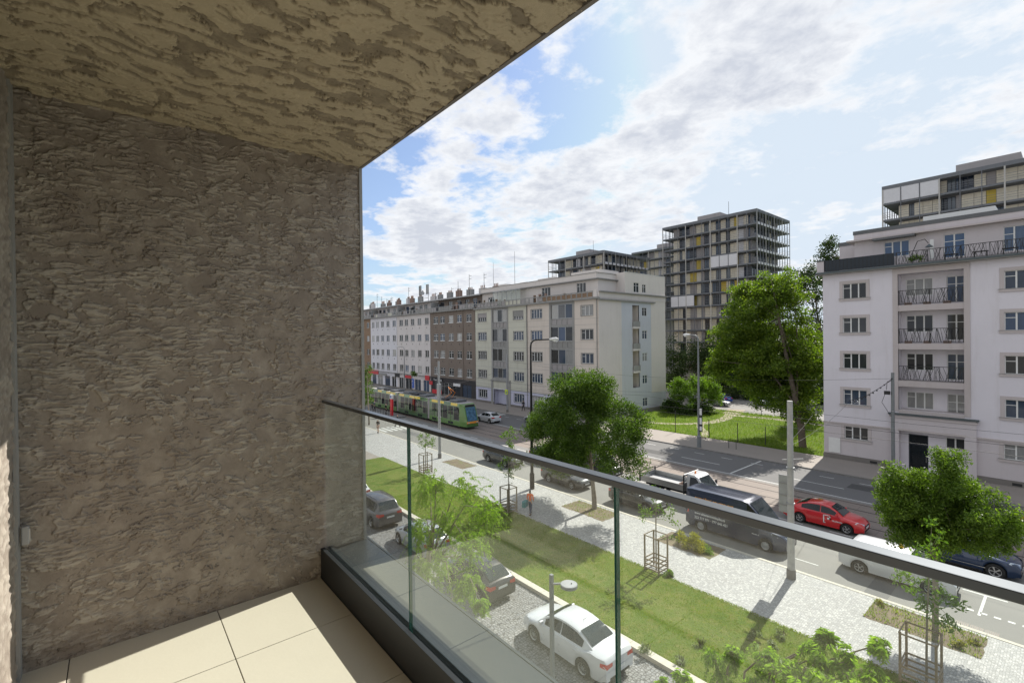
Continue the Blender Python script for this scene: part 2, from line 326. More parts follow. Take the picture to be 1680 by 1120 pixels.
# vehicles
m_tyre=plain('tyre_rubber',(.02,.02,.02),.85,0,.15,12); m_rim=plain('alloy_rim',(.50,.51,.52),.3,.85,.05,5); m_rimd=plain('steel_wheel_cover',(.42,.43,.44),.4,.5,.05,5)
m_cglass=plain('car_glass',(.012,.016,.019),.03,0,.3,4,spec=.45); m_cglass2=plain('car_screen_glass',(.03,.04,.043),.03,0,.4,3,spec=.6)
m_red=plain('tail_lamp_red',(.55,.02,.015),.2,0,0,coat=1); m_head=plain('headlamp_lens',(.62,.66,.68),.08,.3,.3,15,coat=1); m_trimb=plain('black_plastic',(.018,.018,.02),.6,0,.1,9); m_chrome=plain('chrome',(.7,.7,.7),.12,1,0)
m_plate=plain('plate_white',(.7,.7,.68),.5,0,0); m_brake=plain('lit_brake_lamp',(.9,.03,.02),.3,0,0); m_orange=plain('amber_lens',(.85,.25,.02),.3,0,0); m_galv=plain('galvanised_steel',(.36,.365,.37),.5,.4,.15,4); m_polec=plain('concrete_mast',(.42,.41,.39),.75,0,.15,5,.002); m_poled=plain('dark_pole',(.012,.012,.014),.5,.2,.1,4); m_poleg=plain('grey_painted_pole',(.22,.235,.24),.5,.3,.12,4)
m_wood=plain('weathered_wood',(.30,.235,.165),.85,0,.25,12); m_signb=plain('sign_blue',(.02,.09,.42),.45,0,.03,5); m_signw=plain('sign_white',(.75,.75,.75),.5,0,0); m_signr=plain('sign_red',(.60,.02,.03),.45,0,.05,5); m_signy=plain('sign_yellow_green',(.62,.72,.03),.5,0,.03,5)
# foliage
def mk_leaf(name,a,b,c,trans=.35):
    t=NT(name); g=t.new('ShaderNodeNewGeometry'); k=t.ramp(g.outputs['Random Per Island'],[(0,a),(.5,b),(1,c)])
    n=t.noise(t.pos(),.8,3,.6); k=t.mix(t.math('MULTIPLY',t.math('SUBTRACT',n,.45,True),2.5,True),k,t.mix(1.0,k,(1.45,1.35,.9),'MULTIPLY'))
    t.col(k); t.set(Roughness=.5,Specular_IOR_Level=.3)
    tl=t.new('ShaderNodeBsdfTranslucent'); t.l.new(t.mix(1.0,k,(1.5,1.7,.55),'MULTIPLY'),tl.inputs[0])
    mx=t.new('ShaderNodeMixShader'); mx.inputs[0].default_value=trans; t.l.new(t.b.outputs[0],mx.inputs[1]); t.l.new(tl.outputs[0],mx.inputs[2]); t.l.new(mx.outputs[0],t.out.inputs[0]); MATS[name]=t.m; return t.m
l_ash=mk_leaf('ash_leaf',(.040,.080,.011),(.06,.11,.015),(.105,.16,.025),.40)
l_right=mk_leaf('street_tree_leaf',(.055,.10,.016),(.09,.15,.022),(.145,.21,.036),.45)
l_big=mk_leaf('acacia_leaf',(.06,.105,.014),(.10,.155,.018),(.165,.22,.03),.45)
l_dark=mk_leaf('dark_leaf',(.020,.040,.010),(.03,.055,.012),(.045,.075,.018),.25)
l_bush=mk_leaf('bush_leaf',(.07,.14,.018),(.11,.19,.022),(.16,.24,.035),.4)
l_will=mk_leaf('willow_leaf',(.13,.21,.04),(.19,.29,.05),(.28,.39,.09),.5)
l_young=mk_leaf('sapling_leaf',(.06,.12,.02),(.09,.16,.02),(.14,.22,.03),.4)
l_grey=mk_leaf('silver_leaf',(.12,.15,.08),(.20,.24,.14),(.34,.37,.26),.3)
l_yel=mk_leaf('yellow_shrub_leaf',(.12,.13,.02),(.26,.24,.03),(.36,.32,.05),.4)
m_bark=plain('bark',(.12,.095,.07),.95,0,.35,6,.02,14); m_barkl=plain('pale_bark',(.26,.22,.17),.9,0,.3,6,.01,14)
def leaf_cloud(clumps,n,size,aspect=1.9,droop=0.0,flat=.0,seed=1,surf=.55):
    """clumps: list (cx,cy,cz,rx,ry,rz). returns verts,faces of n leaves"""
    r=np.random.RandomState(seed); cl=np.array(clumps,float); w=(cl[:,3]*cl[:,4]*cl[:,5])**.75; idx=r.choice(len(cl),n,p=w/w.sum())
    d=r.normal(size=(n,3)); d/=np.linalg.norm(d,axis=1)[:,None]+1e-9
    rad=(r.rand(n)**(surf)*(1+.10*np.abs(r.normal(size=n))))[:,None]; P=cl[idx,:3]+d*rad*cl[idx,3:6]
    a=r.normal(size=(n,3)); a[:,2]*=(1-flat); a[:,2]-=droop*1.5; a/=np.linalg.norm(a,axis=1)[:,None]
    b=np.cross(a,r.normal(size=(n,3))); b/=np.linalg.norm(b,axis=1)[:,None]+1e-9
    s=(size*(.6+.8*r.rand(n)))[:,None]
    v=np.stack([P-a*s*.5,P+b*s*.5/aspect,P+a*s*.5,P-b*s*.5/aspect],1).reshape(-1,3)
    f=np.arange(n*4).reshape(-1,4); return v,f
def leaf_obj(name,v,f,mat,parent):
    me=bpy.data.meshes.new(name); me.vertices.add(len(v)); me.vertices.foreach_set('co',v.astype(np.float32).ravel())
    me.loops.add(f.size); me.loops.foreach_set('vertex_index',f.ravel().astype(np.int32)); me.polygons.add(len(f))
    me.polygons.foreach_set('loop_start',(np.arange(len(f))*4).astype(np.int32)); me.update(calc_edges=True); me.validate(); me.materials.append(mat)
    o=bpy.data.objects.new(name,me); C.objects.link(o); o.parent=parent; return o
def subclumps(ells,per,rr,seed,squash=.8):
    r=np.random.RandomState(seed); out=[]
    for e in ells:
        k=max(4,int(3.5*per*(e[3]*e[4]*e[5])**(2/3)))
        for i in range(k):
            d=r.normal(size=3); d/=np.linalg.norm(d); q=r.rand()**.38
            s=rr*(.55+.9*r.rand()); out.append((e[0]+d[0]*q*e[3],e[1]+d[1]*q*e[4],e[2]+d[2]*q*e[5],s,s,s*squash))
    return out
def tree(name,base,ells,label,cat='tree',group=None,n=9000,size=.2,leaf=None,trunk_r=.16,bark=None,rr=.7,per=2.2,seed=1,droop=0,squash=.75,limbs=14,aspect=1.9,lean=None,fork=.45,surf=.55):
    """ells in world coordinates"""
    base=Vector(base); o=empty(name,base,0,label,cat,group); bark=bark or m_bark
    sc=subclumps(ells,per,rr,seed,squash)
    loc=[(a-base.x,b-base.y,c-base.z,d,e,f) for a,b,c,d,e,f in sc]
    v,f=leaf_cloud(loc,n,size,aspect,droop,0,seed,surf); leaf_obj('crown',v,f,leaf or l_ash,o)
    mb=MB(); r=random.Random(seed)
    ec=np.array([e[:3] for e in ells]).mean(0)-np.array(base); zlow=min(e[2]-e[5] for e in ells)-base.z; ztop=max(e[2]+e[5]*.5 for e in ells)-base.z
    fz=max(zlow+.2,ztop*fork*.6); tp=[(0,0,0),(ec[0]*.04,ec[1]*.04,fz*.5),(ec[0]*.15,ec[1]*.15,fz),(ec[0]*.6,ec[1]*.6,(fz+ztop)*.5),(ec[0],ec[1],ztop)]
    mb.tube([(0,0,-.1)]+tp,[trunk_r*1.35,trunk_r*1.1,trunk_r,trunk_r*.85,trunk_r*.5,trunk_r*.12],bark,10)
    mb.build('trunk',o); mb=MB()
    for q in r.sample(loc,min(limbs,len(loc))):
        t0=r.uniform(.0,.7); s=Vector(tp[2]).lerp(Vector(tp[4]),t0); e=Vector(q[:3]); mid=s.lerp(e,.5)+Vector((r.uniform(-.3,.3),r.uniform(-.3,.3),r.uniform(-.1,.4)))*min(1,(e-s).length*.3)
        k=trunk_r*(.36-.26*t0); mb.tube([s,mid,e],[k,k*.6,k*.2],bark,6)
    if mb.v: mb.build('branches',o)
    return o
# ---------------------------------------------------------------- balcony
ZF=EYE-1.45; PT0=EYE-1.272; ZC=EYE+1.13; WX=-3.0; YB=-.345; YO=1.237
def relief_grid(name,o,u,v,ul,vl,step,nrm,mat,seed,kind,parent=None,amp=.006,coarse=False):
    nu=max(2,int(ul/step)+1); nv=max(2,int(vl/step)+1)
    U,V=np.meshgrid(np.linspace(0,ul,nu),np.linspace(0,vl,nv),indexing='ij')
    wx=U+.05*(fbm(U*5,V*5,seed+50,3)-.5)*2; wy=V+.06*(fbm(U*4+9,V*4,seed+60,3)-.5)*2
    # u is the long direction of the trowel marks
    kx,ky=(11,25) if kind=='ceiling' else (12,21); a=fbm(wx*kx,wy*ky,seed,5,.60); b=fbm(wx*kx*1.7+3,wy*ky*1.6,seed+9,4,.6); dens=fbm(U*1.1,V*1.1,seed+30,2)
    if kind=='ceiling':
        th=.470+.16*(dens-.5); pl=ss(a,th-.018,th+.018)           # smooth skin against open, coarser patches
        pl2=ss(b,.60,.63)*pl; ed=np.exp(-((a-th+.02)/.02)**2)
        h=pl*1.0+pl2*.45-.55*ed; colr=np.clip(.12+.78*pl+.12*pl2-.25*ed,0,1)
        st=fbm(wx*10,wy*90,seed+77,3); h=h+(1-pl)*(st-.5)*.9; e1=np.exp(-((a-th)/.008)**2)*ss(fbm(U*5,V*5,seed+12,2),.42,.55); e2=np.exp(-((b-.60)/.006)**2)*pl*ss(fbm(U*4,V*6,seed+14,2),.45,.55); colr=np.clip(colr-1.15*e1-.7*e2+.12*(fbm(U*3,V*3,seed+91,3)-.5),-.3,1); h=h-.5*e1  # patch outlines also darkened in colour, painting shade into the grooves
    else:
        th=.530+.14*(dens-.5); pl=ss(a,th-.02,th+.012); pl2=ss(b,.55+.1*(dens-.5),.58+.1*(dens-.5))
        st=fbm((U*.6+wx*.4)*20,(V*.7+wy*.3)*105,seed+77,4,.62); st2=fbm(wx*30,wy*40,seed+88,3)
        s2=ss(st,.38,.62); pt=np.clip(pl+pl2,0,1)
        h=pl*.6+pl2*.6+pt*(s2-.5)*.9+.30*(st2-.5)
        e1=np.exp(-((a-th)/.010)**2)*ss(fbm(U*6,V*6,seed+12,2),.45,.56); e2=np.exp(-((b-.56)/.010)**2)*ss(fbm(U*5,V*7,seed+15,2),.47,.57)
        h=h-.5*(e1+e2); colr=.16+pt*(.12+.55*s2)*ss(fbm(U*3.3,V*3.6,seed+44,3),.22,.60)-.55*e1-.45*e2+.08*(fbm(U*1.4,V*1.4,seed+71,3)-.5); colr=np.clip(colr,-.35,1)  # flake edges painted dark for contrast, as shade in the creases
    h=h+(.6 if kind=='ceiling' else .35)*(fbm(U*2.2,V*2.2,seed+5,3)-.5)
    h=h*amp
    o=np.array(o,float);u=np.array(u,float);v=np.array(v,float);n=np.array(nrm,float)
    P=o+U[...,None]*u+V[...,None]*v+h[...,None]*n
    vs=P.reshape(-1,3); i=np.arange(nu-1)[:,None]*nv+np.arange(nv-1)[None,:]
    f=np.stack([i,i+nv,i+nv+1,i+1],-1).reshape(-1,4)
    if np.dot(np.cross(u,v),n)<0: f=f[:,::-1]
    me=bpy.data.meshes.new(name); me.vertices.add(len(vs)); me.vertices.foreach_set('co',vs.astype(np.float32).ravel())
    me.loops.add(f.size); me.loops.foreach_set('vertex_index',np.ascontiguousarray(f).ravel().astype(np.int32)); me.polygons.add(len(f)); me.polygons.foreach_set('loop_start',(np.arange(len(f))*4).astype(np.int32)); me.update(calc_edges=True)
    at=me.attributes.new('relief','FLOAT','POINT'); at.data.foreach_set('value',colr.ravel().astype(np.float32))
    me.polygons.foreach_set('use_smooth',[True]*len(f)); me.materials.append(mat)
    ob=bpy.data.objects.new(name,me); C.objects.link(ob); ob.parent=parent; return ob
# side wall of the loggia: stucco face, then the wall body behind it
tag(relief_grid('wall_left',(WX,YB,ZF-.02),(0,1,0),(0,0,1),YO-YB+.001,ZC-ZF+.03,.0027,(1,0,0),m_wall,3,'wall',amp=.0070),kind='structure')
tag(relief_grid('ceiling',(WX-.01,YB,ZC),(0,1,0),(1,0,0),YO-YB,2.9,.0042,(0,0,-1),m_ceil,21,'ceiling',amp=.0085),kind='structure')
tag(MB().box(-.12,3.2,YB,YO,ZC,ZC+.02,m_ceil).build('ceiling'),kind='structure')
mb=MB(); mb.box(-14,WX-.004,-9,YO-.002,0,27,m_conc); mb.build('wall_outer_left')['kind']='structure'
mb=MB(); mb.box(WX-.004,3.2,-9,YO-.002,ZC+.022,27,m_conc); mb.box(3.2,14,-9,YO-.002,0,27,m_conc); mb.box(WX-.004,3.2,-9,YO-.002,0,ZF-.30,m_conc); mb.build('wall_outer')['kind']='structure'
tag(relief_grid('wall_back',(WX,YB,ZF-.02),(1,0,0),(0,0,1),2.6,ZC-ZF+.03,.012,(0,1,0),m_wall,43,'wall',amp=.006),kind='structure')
tag(MB().box(-.4,3.2,YB-.05,YB,ZF-.02,ZC,m_conc).build('wall_back'),kind='structure')
o=tag(MB().box(WX+.012,WX+.085,YB+.001,YB+.012,ZF,ZC,m_conc2).build('corner_strip'),'pale grey plaster strip running up the inner wall corner','trim'); o['kind']='structure'
bx=empty('junction_box',(WX+.05,YB+.02,ZF+.62),0,'small grey plastic box fixed low in the inner wall corner','junction box')
mb=MB(); mb.box(-.014,.014,0,.025,-.04,.04,m_galv); mb.build('housing',bx,bevel=.004)
MB().box(-.009,.009,.025,.028,-.028,.028,m_alu).build('cover',bx)
tag(MB().box(WX-.003,3.2,YO-.012,YO+.006,ZC-.012,ZC+.06,m_plinth).build('ceiling_drip_profile'),kind='structure')
tag(MB().box(WX-.012,WX+.012,YO-.014,YO+.005,PT0-.2,ZC-.0125,m_conc2).build('wall_corner_profile'),kind='structure')
# floor: tiles over dark joint bed
tag(MB().box(WX-.003,3.2,YB-.01,YO-.003,ZF-.3,ZF-.008,m_grout).build('floor_bed'),kind='structure')
mb=MB(); xs=[WX+.004,-2.482,-1.897,-1.312,-.727,-.142,.443,1.028,1.613,2.198,3.1]; ys=[YB+.002,-.181,.404,.949]
for i in range(len(xs)-1):
    for j in range(3): mb.box(xs[i]+.002,xs[i+1]-.002,ys[j]+.002,ys[j+1]-.002,ZF-.03,ZF,m_tile)
tag(mb.build('floor',bevel=.0012),kind='structure')
# upstand and ledge
PT=EYE-1.272; GB=.983
mb=MB(); mb.box(WX+.004,3.2,.951,.974,ZF-.05,PT,m_black); mb.box(WX+.004,3.2,1.000,1.246,ZF-.35,PT-.02,m_ledge); mb.box(WX+.004,3.2,1.000,1.020,PT-.0198,PT-.002,m_ledge); mb.box(WX+.004,3.2,.974,1.0,ZF-.05,PT-.03,m_black); mb.box(WX-.05,3.2,1.2465,1.262,ZF-.4,PT-.018,m_ledge)
rl=empty('glass_railing',(0,0,0),0,'frameless glass balcony railing with dark metal handrail and anthracite upstand','railing')
mb.build('base_profile',rl,bevel=.002)
mb=MB(); mb.box(WX+.02,3.2,.964,.999,EYE-.3785,EYE-.3610,m_rail); mb.build('handrail',rl,bevel=.0018)
for x0,x1 in ((WX+.033,-1.8985),(-1.8915,-.7685),(-.7615,.3635),(.3705,1.4935),(1.5005,3.15)):
    mb=MB()
    for ya,yb in ((.978,.9915),): mb.box(x0,x1,ya,yb,PT-.028,EYE-.3790,m_glass)
    g=mb.build('glass_pane',rl)
    for xe,d in (((x0,-1),(x1,1)) if x0>-2.5 else ((x1,1),)): MB().box(min(xe,xe+d*.0012),max(xe,xe+d*.0012),.978,.9915,PT-.028,EYE-.380,m_glassedge).build('pane_edge',g)
# ---------------------------------------------------------------- ground
m_patch=plain('dark_asphalt_patch',(.075,.074,.072),.85,0,.2,6)
def sheet(name,x0,x1,y0,y1,z,m,kind='structure'):
    mb=MB(); mb.poly([(x0,y0,z),(x1,y0,z),(x1,y1,z),(x0,y1,z)],m); o=mb.build(name); o['kind']=kind; return o
def slab(name,x0,x1,y0,y1,z0,z1,m,bevel=0): o=MB().box(x0,x1,y0,y1,z0,z1,m).build(name,bevel=bevel); o['kind']='structure'; return o
sheet('ground',-1500,1500,-300,2600,-.03,m_ground)
sheet('road',-300,120,26.85,34.9,0,m_asph2)
sheet('road',-300,120,34.9,41.7,0.0,m_track)
sheet('road',-300,120,41.7,48.42,0,m_asph)
slab('pavement',-300,-46.4,15.3,26.66,-.02,.10,m_mosaic); slab('pavement',-46.4,120,21.15,26.66,-.02,.10,m_mosaic)
slab('path',-70,-46.4,15.4,20.9,.09,.104,m_farpave)
mb=MB(); x=-300.0
while x<120: mb.box(x,x+1.19,26.662,26.86,-.05,.115,m_kerb); x+=1.2
mb.build('kerb')['kind']='structure'
slab('kerb_gutter',-300,120,26.862,27.02,-.05,.012,m_kerb2)
sheet('parking_area',-300,120,1.3,15.32,.0,m_setts)
mb=MB(); x=-46.4
while x<60: mb.box(x,x+.99,15.32,15.66,-.05,.16,m_kerb); x+=1.0
mb.build('kerb')['kind']='structure'
lawn=slab('lawn',-46.4,60,15.66,21.15,-.02,.125,m_lawn)
slab('pavement',-300,120,48.55,54.2,-.02,.11,m_farpave)
mb=MB(); x=-300.0
while x<120: mb.box(x,x+1.48,48.42,48.548,-.05,.12,m_kerb2); x+=1.5
mb.build('kerb')['kind']='structure'
sheet('park_ground',-44.9,-16.4,54.2,76,.10,m_park); sheet('courtyard_road',-120,60,76,100,.06,m_asph2)
sheet('courtyard_ground',-200,200,100,180,.05,m_park)
# trodden park paths
def ribbon(name,pts,w,z,m,kind='structure'):
    mb=MB(); P=[Vector(p) for p in pts]; vs=[];fs=[]
    for i,p in enumerate(P):
        d=(P[min(i+1,len(P)-1)]-P[max(i-1,0)]).normalized(); nn=Vector((-d.y,d.x)); ww=w[i] if isinstance(w,(list,tuple)) else w
        vs+= [(p.x+nn.x*ww/2,p.y+nn.y*ww/2,z),(p.x-nn.x*ww/2,p.y-nn.y*ww/2,z)]
    for i in range(len(P)-1): fs.append((2*i,2*i+1,2*i+3,2*i+2))
    mb.add(vs,fs,m); o=mb.build(name); o['kind']=kind; return o
def smooth(pts,k=6):
    P=[Vector(p) for p in pts]; out=[]
    for i in range(len(P)-1):
        a,b,c,d=P[max(i-1,0)],P[i],P[i+1],P[min(i+2,len(P)-1)]
        for j in range(k):
            t=j/k; out.append(.5*((2*b)+(c-a)*t+(2*a-5*b+4*c-d)*t*t+(3*b-a-3*c+d)*t**3))
    out.append(P[-1]); return out
ribbon('path',smooth([(-44.5,57.5),(-38,58.6),(-34,62.6),(-33.4,68),(-35,74),(-36.4,79)]),[1.0]*12+[1.5]*12+[2.6]*7,.106,m_dirt)
ribbon('path',smooth([(-28.9,53.6),(-30,56.5),(-32.6,60),(-34.5,64)]),.9,.110,m_dirt)
ribbon('path',smooth([(-34,72.5),(-28.5,73.5),(-22,73),(-16.5,72.5)]),1.3,.114,m_dirt)
# road markings (thin sheets of paint)
mb=MB()
def mark(x0,x1,y0,y1,z=.006): mb.poly([(x0,y0,z),(x1,y0,z),(x1,y1,z),(x0,y1,z)],m_white)
for i in range(46): mark(-112+i*3.0,-112+i*3.0+1.5,33.95,34.07)
for i in range(60): mark(-116+i*2.9,-116+i*2.9+1.1,46.75,46.85)
mark(-120,30,41.72,41.84,.004)
for i in range(9): mark(-4.9+i*.42,-4.9+i*.42+.22,29.0-.2,29.0-.05)
mark(-2.86,-2.76,28.55,30.9); mark(-3.6,-2.1,30.9,31.0); mark(-10.1,-8.9,28.42,28.5)
for i in range(9): mark(-62.4,-59.4,42.2+i*.72,42.2+i*.72+.36)       # far zebra
for i in range(9): mark(-62.4,-59.2,27.4+i*.75,27.4+i*.75+.38)
mark(-20.05,-19.9,41.9,48.3); mark(-26,-22,44.0,44.12); mark(-16,-12,44.2,44.3)
mb.build('road_markings')['kind']='structure'
mb=MB()
for yc in (36.38,37.82,39.5,40.94):
    mb.box(-300,120,yc-.035,yc+.035,-.02,.008,m_rails); mb.box(-300,120,yc+.036,yc+.085,-.02,.0035,m_trimb)
mb.box(-300,120,41.25,41.68,-.02,.006,m_kerb2); mb.box(-300,120,34.88,35.12,-.02,.005,m_kerb2)
mb.build('tram_rails')['kind']='structure'
# parking bay studs in the setts
mb=MB(); r=random.Random(4)
for k in range(15):
    for i in range(7):
        x=-40+k*2.25+ (i%3)*.16+r.uniform(-.03,.03); y=11.2+(i//3)*.15+r.uniform(-.03,.03); mb.box(x,x+.12,y,y+.11,-.02,.006,m_kerb)
mb.build('bay_marks')['kind']='structure'
# soil beds
for (x0,x1,y0,y1) in ((-6.0,-2.35,24.55,26.45),(-24.0,-20.2,24.5,26.4),(-16.3,-12.9,24.6,26.45),(-40.6,-37,24.7,26.4)):
    mb=MB(); r=random.Random(int(x0*-7)); k=16; pts=[]
    for i in range(k): pts.append((x0+(x1-x0)*i/k,y0+r.uniform(-.07,.07)))
    pts+=[(x1+r.uniform(-.04,.04),y0+(y1-y0)*i/6) for i in range(6)]; pts+=[(x1-(x1-x0)*i/k,y1+r.uniform(-.05,.05)) for i in range(k)]; pts+=[(x0,y1-(y1-y0)*i/6) for i in range(6)]
    mb.prism(pts,.0,.108,m_soil); mb.build('soil_bed')['kind']='structure'
for i,(x0,x1,y0,y1) in enumerate(((-46,-39.5,30.6,31.5),(-35,-33.8,27.1,34.2),(-18.5,-16.8,31.5,33.2),(-6.6,-5.7,27.1,31.0),(-31,-27,43.2,44.6),(-12,-9.5,44.8,46.3),(-58,-52,29,30.1),(-9.9,-8.1,31.9,32.7))):
    sheet('road_patch',x0,x1,y0,y1,.0035,m_asph if y0<40 else m_patch)
# manholes / drain
for x,y in ((-41.5,33.0),(-38.5,30.1),(-9.8,37.1)):
    mb=MB(); mb.cyl(x,y,-.01,.008,.32,.32,m_kerb2,20); mb.cyl(x,y,.008,.011,.26,.26,m_rails,20); mb.build('manhole_cover')['kind']='structure'
mb=MB()
for i in range(3):
    x=-3.4+i*.45; mb.box(x,x+.4,27.03,27.4,-.02,.006,m_rails)
    for j in range(6): mb.box(x+.03+j*.06,x+.055+j*.06,27.05,27.38,.006,.01,m_kerb2)
mb.build('road_drain')['kind']='structure'
# lawn blades
def blades(name,x0,x1,y0,y1,z,n,h,mats,seed,parent=None):
    r=np.random.RandomState(seed); x=x0+(x1-x0)*r.rand(n); y=y0+(y1-y0)*r.rand(n); ke=int(n*.10); y[:ke]=y1+r.normal(size=ke)*.05; y[ke:ke+ke//2]=y0+r.rand(ke//2)*.06; a=r.rand(n)*6.28; hh=h*(.4+1.0*r.rand(n)); w=.012+.012*r.rand(n); ln=(r.rand(n,2)-.5)*hh[:,None]*1.2
    dx=np.cos(a)*w; dy=np.sin(a)*w
    v=np.stack([np.stack([x-dx,y-dy,z+0*x],1),np.stack([x+dx,y+dy,z+0*x],1),np.stack([x+ln[:,0]+dx*.3,y+ln[:,1]+dy*.3,z+hh],1),np.stack([x+ln[:,0]-dx*.3,y+ln[:,1]-dy*.3,z+hh],1)],1).reshape(-1,3)
    f=np.arange(n*4).reshape(-1,4); o=leaf_obj(name,v,f,mats,parent); o['kind']='stuff'; tag(o,{'lawn_grass':'short mown grass on the strip beside the parked cars','bed_weeds':'thin straw weeds growing in the bare soil beds','park_grass':'long bright grass on the open plot between the two blocks'}[name],'grass'); return o
l_grass=mk_leaf('grass_blade',(.12,.185,.03),(.165,.215,.045),(.24,.24,.08),.45)
l_pgrass=mk_leaf('park_grass_blade',(.09,.155,.015),(.13,.20,.02),(.19,.23,.04),.4)
blades('lawn_grass',-34,2,15.7,21.2,.12,60000,.04,l_grass,5)
blades('bed_weeds',-6.0,-2.35,24.6,26.4,.10,900,.10,l_grass,15)
blades('bed_weeds',-24.0,-20.3,24.6,26.3,.10,500,.09,l_grass,16)
blades('park_grass',-44.5,-16.6,54.3,75.8,.10,26000,.22,l_pgrass,6)
# ---------------------------------------------------------------- building tools (local frame: u=+X, outward=-Y, wall face at y=0)
def facade(mb,u0,u1,z0,z1,holes,m,depth=.22,y=0,mrev=None):
    us=sorted({u0,u1}|{h[0] for h in holes}|{h[1] for h in holes}); zs=sorted({z0,z1}|{h[2] for h in holes}|{h[3] for h in holes})
    us=[u for u in us if u0<=u<=u1]; zs=[z for z in zs if z0<=z<=z1]
    inh=lambda u,z:any(h[0]<u<h[1] and h[2]<z<h[3] for h in holes)
    for j in range(len(zs)-1):
        run=None
        for i in range(len(us)):
            solid= i<len(us)-1 and not inh((us[i]+us[i+1])/2,(zs[j]+zs[j+1])/2)
            if solid and run is None: run=us[i]
            if not solid and run is not None:
                mb.poly([(run,y,zs[j]),(us[i],y,zs[j]),(us[i],y,zs[j+1]),(run,y,zs[j+1])],m); run=None
    r=mrev or m
    for a,b,c,d in holes:
        mb.poly([(a,y,c),(a,y,d),(a,y+depth,d),(a,y+depth,c)],r); mb.poly([(b,y,c),(b,y+depth,c),(b,y+depth,d),(b,y,d)],r)
        mb.poly([(a,y,c),(a,y+depth,c),(b,y+depth,c),(b,y,c)],r); mb.poly([(a,y,d),(b,y,d),(b,y+depth,d),(a,y+depth,d)],r)
WC={}
def win_mesh(w,h,style,frame):
    k=(round(w,2),round(h,2),style,frame.name)
    if k in WC: return WC[k]
    mb=MB(); t=.055; y0,y1=.0,.06
    mb.box(-w/2,-w/2+t,y0,y1,0,h,frame); mb.box(w/2-t,w/2,y0,y1,0,h,frame); mb.box(-w/2+t,w/2-t,y0,y1,0,t,frame); mb.box(-w/2+t,w/2-t,y0,y1,h-t,h,frame)
    n={'one':1,'two':2,'three':3,'four':4,'t2':2,'t3':3,'t1':1}[style]
    for i in range(1,n):
        x=-w/2+w*i/n; mb.box(x-.05,x+.05,y0-.008,y1-.01,t,h-t,frame)
    if style in('t2','t3','four','t1','three'):
        zt=h*.68; segs=range(n) if style!='four' else (0,n-1)
        if style in('three','t3'): segs=(0,)
        for i in segs: mb.box(-w/2+w*i/n+.05,-w/2+w*(i+1)/n-.05,y0+.004,y1-.014,zt,zt+.05,frame)
    f=mb.mesh('window_frame_mesh'); g=MB().box(-w/2+t*.9,w/2-t*.9,.034,.046,t*.9,h-t*.9,m_pane).mesh('pane_mesh'); WC[k]=(f,g); return WC[k]
PANES={}
def window(parent,u,z,w,h,style='three',frame=None,depth=.12,y=0,pane=None,name='window'):
    f,g=win_mesh(w,h,style,frame or m_frame); o=inst(name,f,parent,(u,y+depth,z))
    if pane is not None:
        k=(g.name,pane.name)
        if k not in PANES: g2=g.copy(); g2.materials[0]=pane; PANES[k]=g2
        g=PANES[k]
    inst('pane',g,o); return o
def sill(mb,u0,u1,z,m,y=0,d=.10,t=.06): mb.box(u0-.06,u1+.06,y-d,y+.1,z-t,z,m)
def surround(mb,u0,u1,z0,z1,m,w=.26,p=.035,y=0):
    mb.box(u0-w,u0,y-p,y+.002,z0,z1+w,m); mb.box(u1,u1+w,y-p,y+.002,z0,z1+w,m); mb.box(u0,u1,y-p,y+.002,z1,z1+w,m)
def crisscross(mb,u0,u1,z0,z1,y,m,seed=1,frame=True):
    r=random.Random(seed); t=.035
    mb.box(u0,u1,y-t/2,y+t/2,z1-.05,z1,m); mb.box(u0,u1,y-t/2,y+t/2,z0,z0+.04,m)
    n=max(1,round((u1-u0)/2.15)); 
    for i in range(n+1): x=u0+(u1-u0)*i/n; mb.box(x-.025,x+.025,y-t*.6,y+t*.6,z0,z1,m)
    x=u0+.1
    while x<u1-.15:
        a=x+r.uniform(-.05,.05); b=min(max(a+r.uniform(-.42,.42),u0+.04),u1-.04); mb.bar((a,y,z0+.03),(b,y,z1-.04),.026,.026,m); x+=.10
# ================= pale block on the right
o=empty('apartment_building',(-16.36,54.2,0),0,'pale lavender apartment block with recessed balconies and roof terrace, right of the grass plot','building')
ox=16.36; U=lambda x:x+ox; XR=11.0
rows=[15.70,12.42,8.98,5.50]; WH=1.46
holes=[]; wins=[]
for z in rows: 
    for a,b in ((-14.68,-12.80),(-3.78,-1.80),(1.4,3.3),(6.4,8.3)): holes.append((U(a),U(b),z,z+WH)); wins.append((U(a),U(b),z,z+WH))
for a,b in ((-14.62,-12.74),(-3.85,-1.85),(1.4,3.3),(6.4,8.3)): holes.append((U(a),U(b),2.2,3.42)); wins.append((U(a),U(b),2.2,3.42))
rec=(U(-10.45),U(-6.12),5.45,17.62); door=(U(-9.85),U(-8.50),.12,3.3); dwin=(U(-7.35),U(-6.15),2.35,3.35)
up=[h for h in holes if h[2]>3.6]+[rec]; lo=[h for h in holes if h[2]<3.6]
mb=MB(); facade(mb,0,U(XR),3.62,18.15,up,m_lav); facade(mb,0,U(-11.0),.58,3.62,[h for h in lo if h[1]<U(-11)],m_lavp); facade(mb,U(-5.38),U(XR),.58,3.62,[h for h in lo if h[0]>U(-5.4)],m_lavp)
mb.box(0,.02,.3,.31,0,0.01,m_lav)
mb.poly([(0,0,0),(0,0,18.15),(0,14,18.15),(0,14,0)],m_lav); mb.poly([(U(XR),14,0),(U(XR),14,18.15),(U(XR),0,18.15),(U(XR),0,0)],m_lav)
mb.poly([(0,14,0),(0,14,18.15),(U(XR),14,18.15),(U(XR),14,0)],m_lav); mb.poly([(0,0,18.15),(U(XR),0,18.15),(U(XR),14,18.15),(0,14,18.15)],m_roofg)
mb.build('wall',o)
